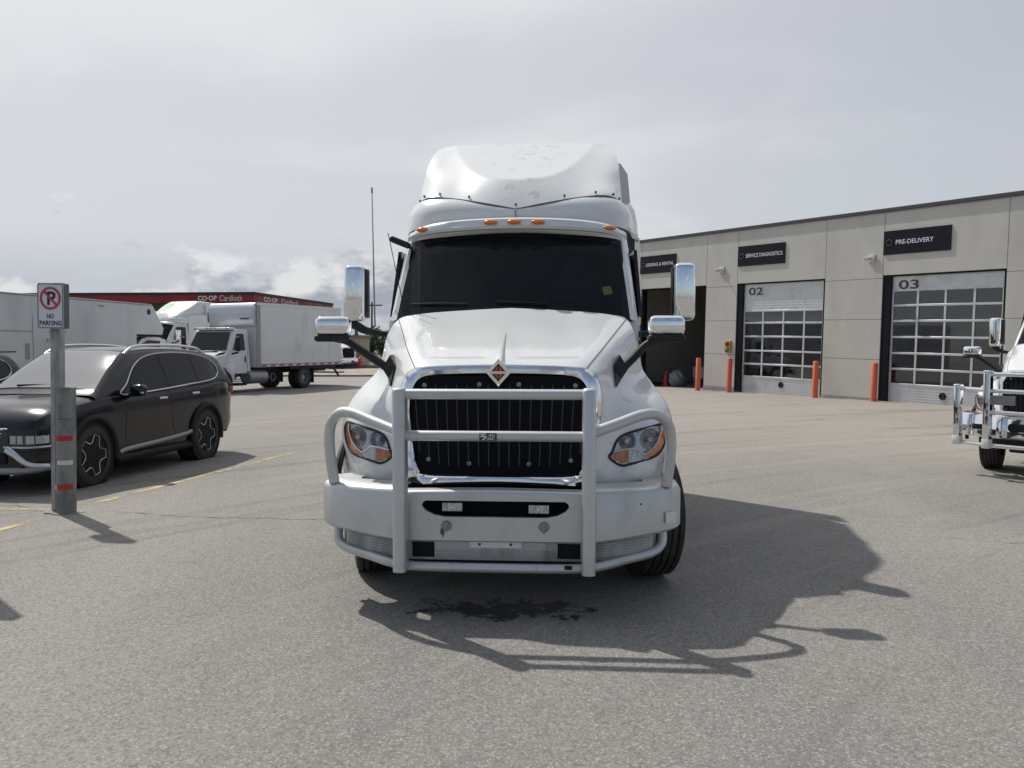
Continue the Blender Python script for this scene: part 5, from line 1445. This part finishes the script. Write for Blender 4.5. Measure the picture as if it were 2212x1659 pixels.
# ---------------------------------------------------------------- fifth-wheel trailer and its pickup
def trailer():
    rz = -math.atan2(.124, .992)
    T = thing('camper_trailer', 'long white fifth wheel trailer with sloping nose behind the black crossover', 'trailer', (-15.6, 20.5, 0), rz)
    W = 2.45
    prof = [(0, .75), (11.04, .75), (11.04, 2.15), (12.85, 2.15), (12.95, 2.40), (12.20, 3.26), (12.05, 3.30), (.1, 3.30), (0, 3.2)]
    f = lambda a, b, d: (d, a, b)
    sh = MB().prism(prof, -W, 0, f).build('trailer_shell', 'rv_white', T, 25)
    MB().tube([(.0, 4.0, 3.30), (.0, 12.1, 3.30)], .03, 8).build('roof_trim', 'satin_silver', sh)
    MB().tube([(.004, .3, 2.18), (.004, 7.0, 2.18)], .015, 6).build('belt_trim', 'satin_silver', sh)
    MB().bx(0, .03, 5.4, 6.1, .9, 2.7, .01).build('side_door', 'rv_white', sh)
    MB().bx(.03, .05, 6.0, 6.07, 1.85, 1.95).build('door_handle', 'satin_silver', sh)
    MB().prism(rounded(5.05, 5.25, 1.3, 1.8, .02), 0, .012, f).build('vent_panel', 'satin_silver', sh)
    MB().lathe([(.11, 0), (.11, .02), (.07, .025), (.001, .025)], 16, Matrix.Translation((0, 11.9, 3.02)) @ Matrix.Rotation(R(90), 4, 'Y')).build('vent_cap', 'black_plastic', sh)
    MB().box((.012, 8.9, 3.12), (.02, .35, .06), .008).build('marker_lamp', 'satin_silver', sh)
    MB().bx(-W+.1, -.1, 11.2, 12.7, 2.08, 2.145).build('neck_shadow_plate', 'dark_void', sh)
    for y in (3.2, 4.2): tyre(T, (-.2, y, .4), .40, .22, 0, side=1, rim='satin_silver')
    for y in (3.2, 4.2): tyre(T, (-W+.2, y, .4), .40, .22, 0, side=-1, rim='satin_silver')
    MB().tube([(-1.2, 12.3, 1.2), (-1.2, 12.3, 2.15)], .12, 12).build('hitch_pin', 'chassis', T)
    for x in (-.5, -1.9): MB().bx(x-.06, x+.06, 10.6, 10.72, .0, .8).build('landing_leg', 'chassis', T)
    # pickup
    P = thing('pickup_truck', 'white pickup under the trailer nose, only its roof showing', 'truck', (-15.6, 20.5, 0), rz)
    o = -.35
    sec = [(12.0, .6), (11.95, 1.15), (12.3, 1.25), (12.55, 1.75), (12.85, 1.98), (13.3, 2.06), (14.1, 2.05), (14.6, 1.95), (15.3, 1.35), (16.6, 1.2), (16.7, .6)]
    cb = MB().prism(sec, o-1.9, o, lambda a, b, d: (d-.0, a-.9, b)).build('cab', 'far_white', P, 30)
    MB().prism([(11.75, 1.35), (13.3, 1.35), (13.25, 1.90), (12.35, 1.93), (11.95, 1.78)], o, o+.012, lambda a, b, d: (d, a, b)).build('side_window', 'dark_glass', cb)
    MB().bx(o-1.9, o, 9.3+.3, 11.1, .65, 1.25, .03).build('bed', 'far_white', P)
    for y in (10.4, 14.3):
        tyre(P, (o-.12, y, .4), .40, .24, 0, side=1, rim='satin_silver'); tyre(P, (o-1.78, y, .4), .40, .24, 0, side=-1, rim='satin_silver')
trailer()

# ---------------------------------------------------------------- fuel station and the far edge of the lot
def fuel_canopy():
    T = thing('fuel_canopy', 'dark red fuel canopy lettered CO-OP Cardlock beyond the trucks', 'canopy')
    zt, zb = 5.47, 4.82
    A, B, Cc = Vector((-37.5, 62.5, 0)), Vector((-18.9, 61.0, 0)), Vector((-16.8, 78.0, 0)); D = Vector((-36, 80, 0))
    def wall(p, q, z0, z1, th, m, name, par):
        d = (q-p).normalized(); n = Vector((-d.y, d.x, 0))
        vs = [p+Vector((0, 0, z0)), q+Vector((0, 0, z0)), q+n*th+Vector((0, 0, z0)), p+n*th+Vector((0, 0, z0))]
        vs += [v+Vector((0, 0, z1-z0)) for v in vs]
        return MB().add(vs, [(0, 1, 2, 3), (4, 5, 6, 7), (0, 1, 5, 4), (1, 2, 6, 5), (2, 3, 7, 6), (3, 0, 4, 7)]).build(name, m, par)
    f1 = wall(A, B, zb, zt, .3, 'canopy_red', 'fascia', T)
    f2 = wall(B, Cc, zb, zt, .3, 'canopy_red', 'fascia', T)
    wall(A+Vector((-.1, -.06, 0)), B+Vector((.06, -.06, 0)), zt-.06, zt+.12, .4, 'canopy_dark', 'cap', T)
    wall(B+Vector((.06, -.06, 0)), Cc+Vector((.06, 0, 0)), zt-.06, zt+.12, .4, 'canopy_dark', 'cap', T)
    MB().add([(p.x, p.y, z) for z in (zb+.1, zt-.1) for p in (A, B, Cc, D)], [(0, 1, 2, 3), (4, 5, 6, 7)]).build('canopy_deck', 'canopy_dark', T)
    for p in ((-34, 66), (-26, 66), (-20.5, 66), (-19.5, 75), (-33, 75)): MB().bx(p[0]-.2, p[0]+.2, p[1]-.2, p[1]+.2, -.1, zb+.1).build('column', 'metal_grey', T)
    def on(p, q, t0, zc, body, w_, h_, par, bold=0.0, sp=1.0):
        d = (q-p).normalized(); n = Vector((d.y, -d.x, 0)); c = p+d*t0
        letters(body, w_, h_, lambda a, b: tuple(c+d*a+n*.03+Vector((0, 0, zc+b))), bold, sp).build('lettering', 'letter_white', par, 0)
    Lf = (B-A).length
    on(A, B, Lf-3.55, zb+.33, 'CO·OP', 1.45, .36, f1, .03)
    on(A, B, Lf-1.75, zb+.33, 'Cardlock', 1.75, .42, f1)
    Lr = (Cc-B).length
    on(B, Cc, 2.9, zb+.33, 'CO·OP', 2.6, .36, f2, .03)
    on(B, Cc, 6.7, zb+.33, 'Cardlock', 3.6, .42, f2)
    for t in (2.0, 14.5): pass
fuel_canopy()
s1 = thing('storage_shed', 'grey metal shed behind the box truck tailgate', 'building', (-13.6, 62, 0))
MB().bx(-2.8, 1.35, 0, 5, -.1, 1.9, .02).build('shed_wall', 'metal_grey', s1)
MB().bx(-2.9, 1.40, -.1, 5.1, 1.9, 1.98).build('shed_roof', 'metal_grey', s1)
k = thing('kiosk_building', 'small beige stucco building with a brown cornice', 'building', (-11.6, 60.5, 0))
MB().bx(-.62, .52, 0, 4, -.1, 2.25).build('wall', 'stucco_beige', k)
MB().bx(-.72, .62, -.1, 4.1, 2.25, 2.42).build('cornice', 'stucco_brown', k)
MB().bx(-.30, .36, -.03, 0, .25, 1.75).build('door', 'stucco_brown', k)
MB().bx(-.64, .54, -.02, 0, 1.0, 1.06).build('band', 'stucco_brown', k)
wl = tag(MB().bx(-14.2, 30, 57.0, 57.25, -.2, .34, .02).build('low_wall', 'kerb_concrete'), 'long low grey concrete wall behind the gravel verge', 'wall')
hy = thing('fire_hydrant', 'small red fire hydrant by the low wall', 'hydrant', (-10.4, 56.6, .1))
MB().lathe([(.16, 0), (.16, .05), (.11, .07), (.11, .55), (.14, .56), (.14, .60), (.10, .70), (.04, .76), (.001, .77)], 16).build('barrel', 'hydrant_red', hy)
MB().tube([(-.2, 0, .42), (.2, 0, .42)], .05, 10).build('outlet', 'hydrant_red', hy)
for x, y, h, arm, lab in ((-16.9, 100, 7.2, True, 'utility pole with a crossarm in the distance'), (-19.8, 105, 4.9, False, 'shorter bare pole among the distant poles'), (-21.5, 115, 5.3, False, 'taller bare pole among the distant poles')):
    pz = thing('utility_pole', lab, 'pole', (x, y, -.1), group='distant poles' if not arm else None)
    if arm: pz['group'] = 'distant poles'
    MB().tube([(0, 0, 0), (.05, 0, h*.96)], [.15, .10], 8).build('pole', 'pole_wood', pz)
    if arm: MB().bx(-1.3, 1.3, -.06, .06, h-.75, h-.6).build('crossarm', 'pole_wood', pz)
def tree(lab, loc, h, r, seed):
    rnd = random.Random(seed)
    T = thing('tree', lab, 'tree', loc, group='distant trees')
    mb = MB().tube([(0, 0, 0), (.1, 0, h*.35), (.0, .1, h*.7)], [.22, .15, .06], 8)
    for k in range(5):
        a = k*1.3; mb.tube([(0, 0, h*(.3+.06*k)), (r*.6*math.cos(a), r*.6*math.sin(a), h*(.55+.07*k))], [.08, .03], 6)
    mb.build('trunk', 'bark', T)
    V, F = [], []
    clumps = []
    while len(clumps) < 26:
        p = Vector((rnd.uniform(-1, 1), rnd.uniform(-1, 1), rnd.uniform(-1, 1)))
        if p.length < 1: clumps.append((Vector((p.x*r, p.y*r, h*.62+p.z*h*.36)), rnd.uniform(.35, .7)*r*.55))
    for c, cr in clumps:
        for _ in range(150):
            d = Vector((rnd.gauss(0, 1), rnd.gauss(0, 1), rnd.gauss(0, 1))).normalized()*cr*rnd.uniform(.5, 1.05); q = c+d
            n = Vector((rnd.gauss(0, 1), rnd.gauss(0, 1), rnd.gauss(0, 1))).normalized(); u = n.orthogonal().normalized()*rnd.uniform(.08, .16); v = n.cross(u).normalized()*u.length*.6
            o = len(V); V += [q-u, q+v, q+u, q-v]; F.append((o, o+1, o+2, o+3))
    MB().add(V, F).build('crown', 'leaf', T, 0, normals=False)
tree('low bushy tree standing next to the beige kiosk', (-14.6, 86, -.1), 3.4, 2.4, 3)
tree('bushy green tree behind the distant white tractor', (-11.5, 90, -.1), 3.8, 2.6, 4)
tree('bushy tree mostly behind the cab of the tractor with the moose bar', (-8.0, 88, -.1), 3.5, 2.5, 5)
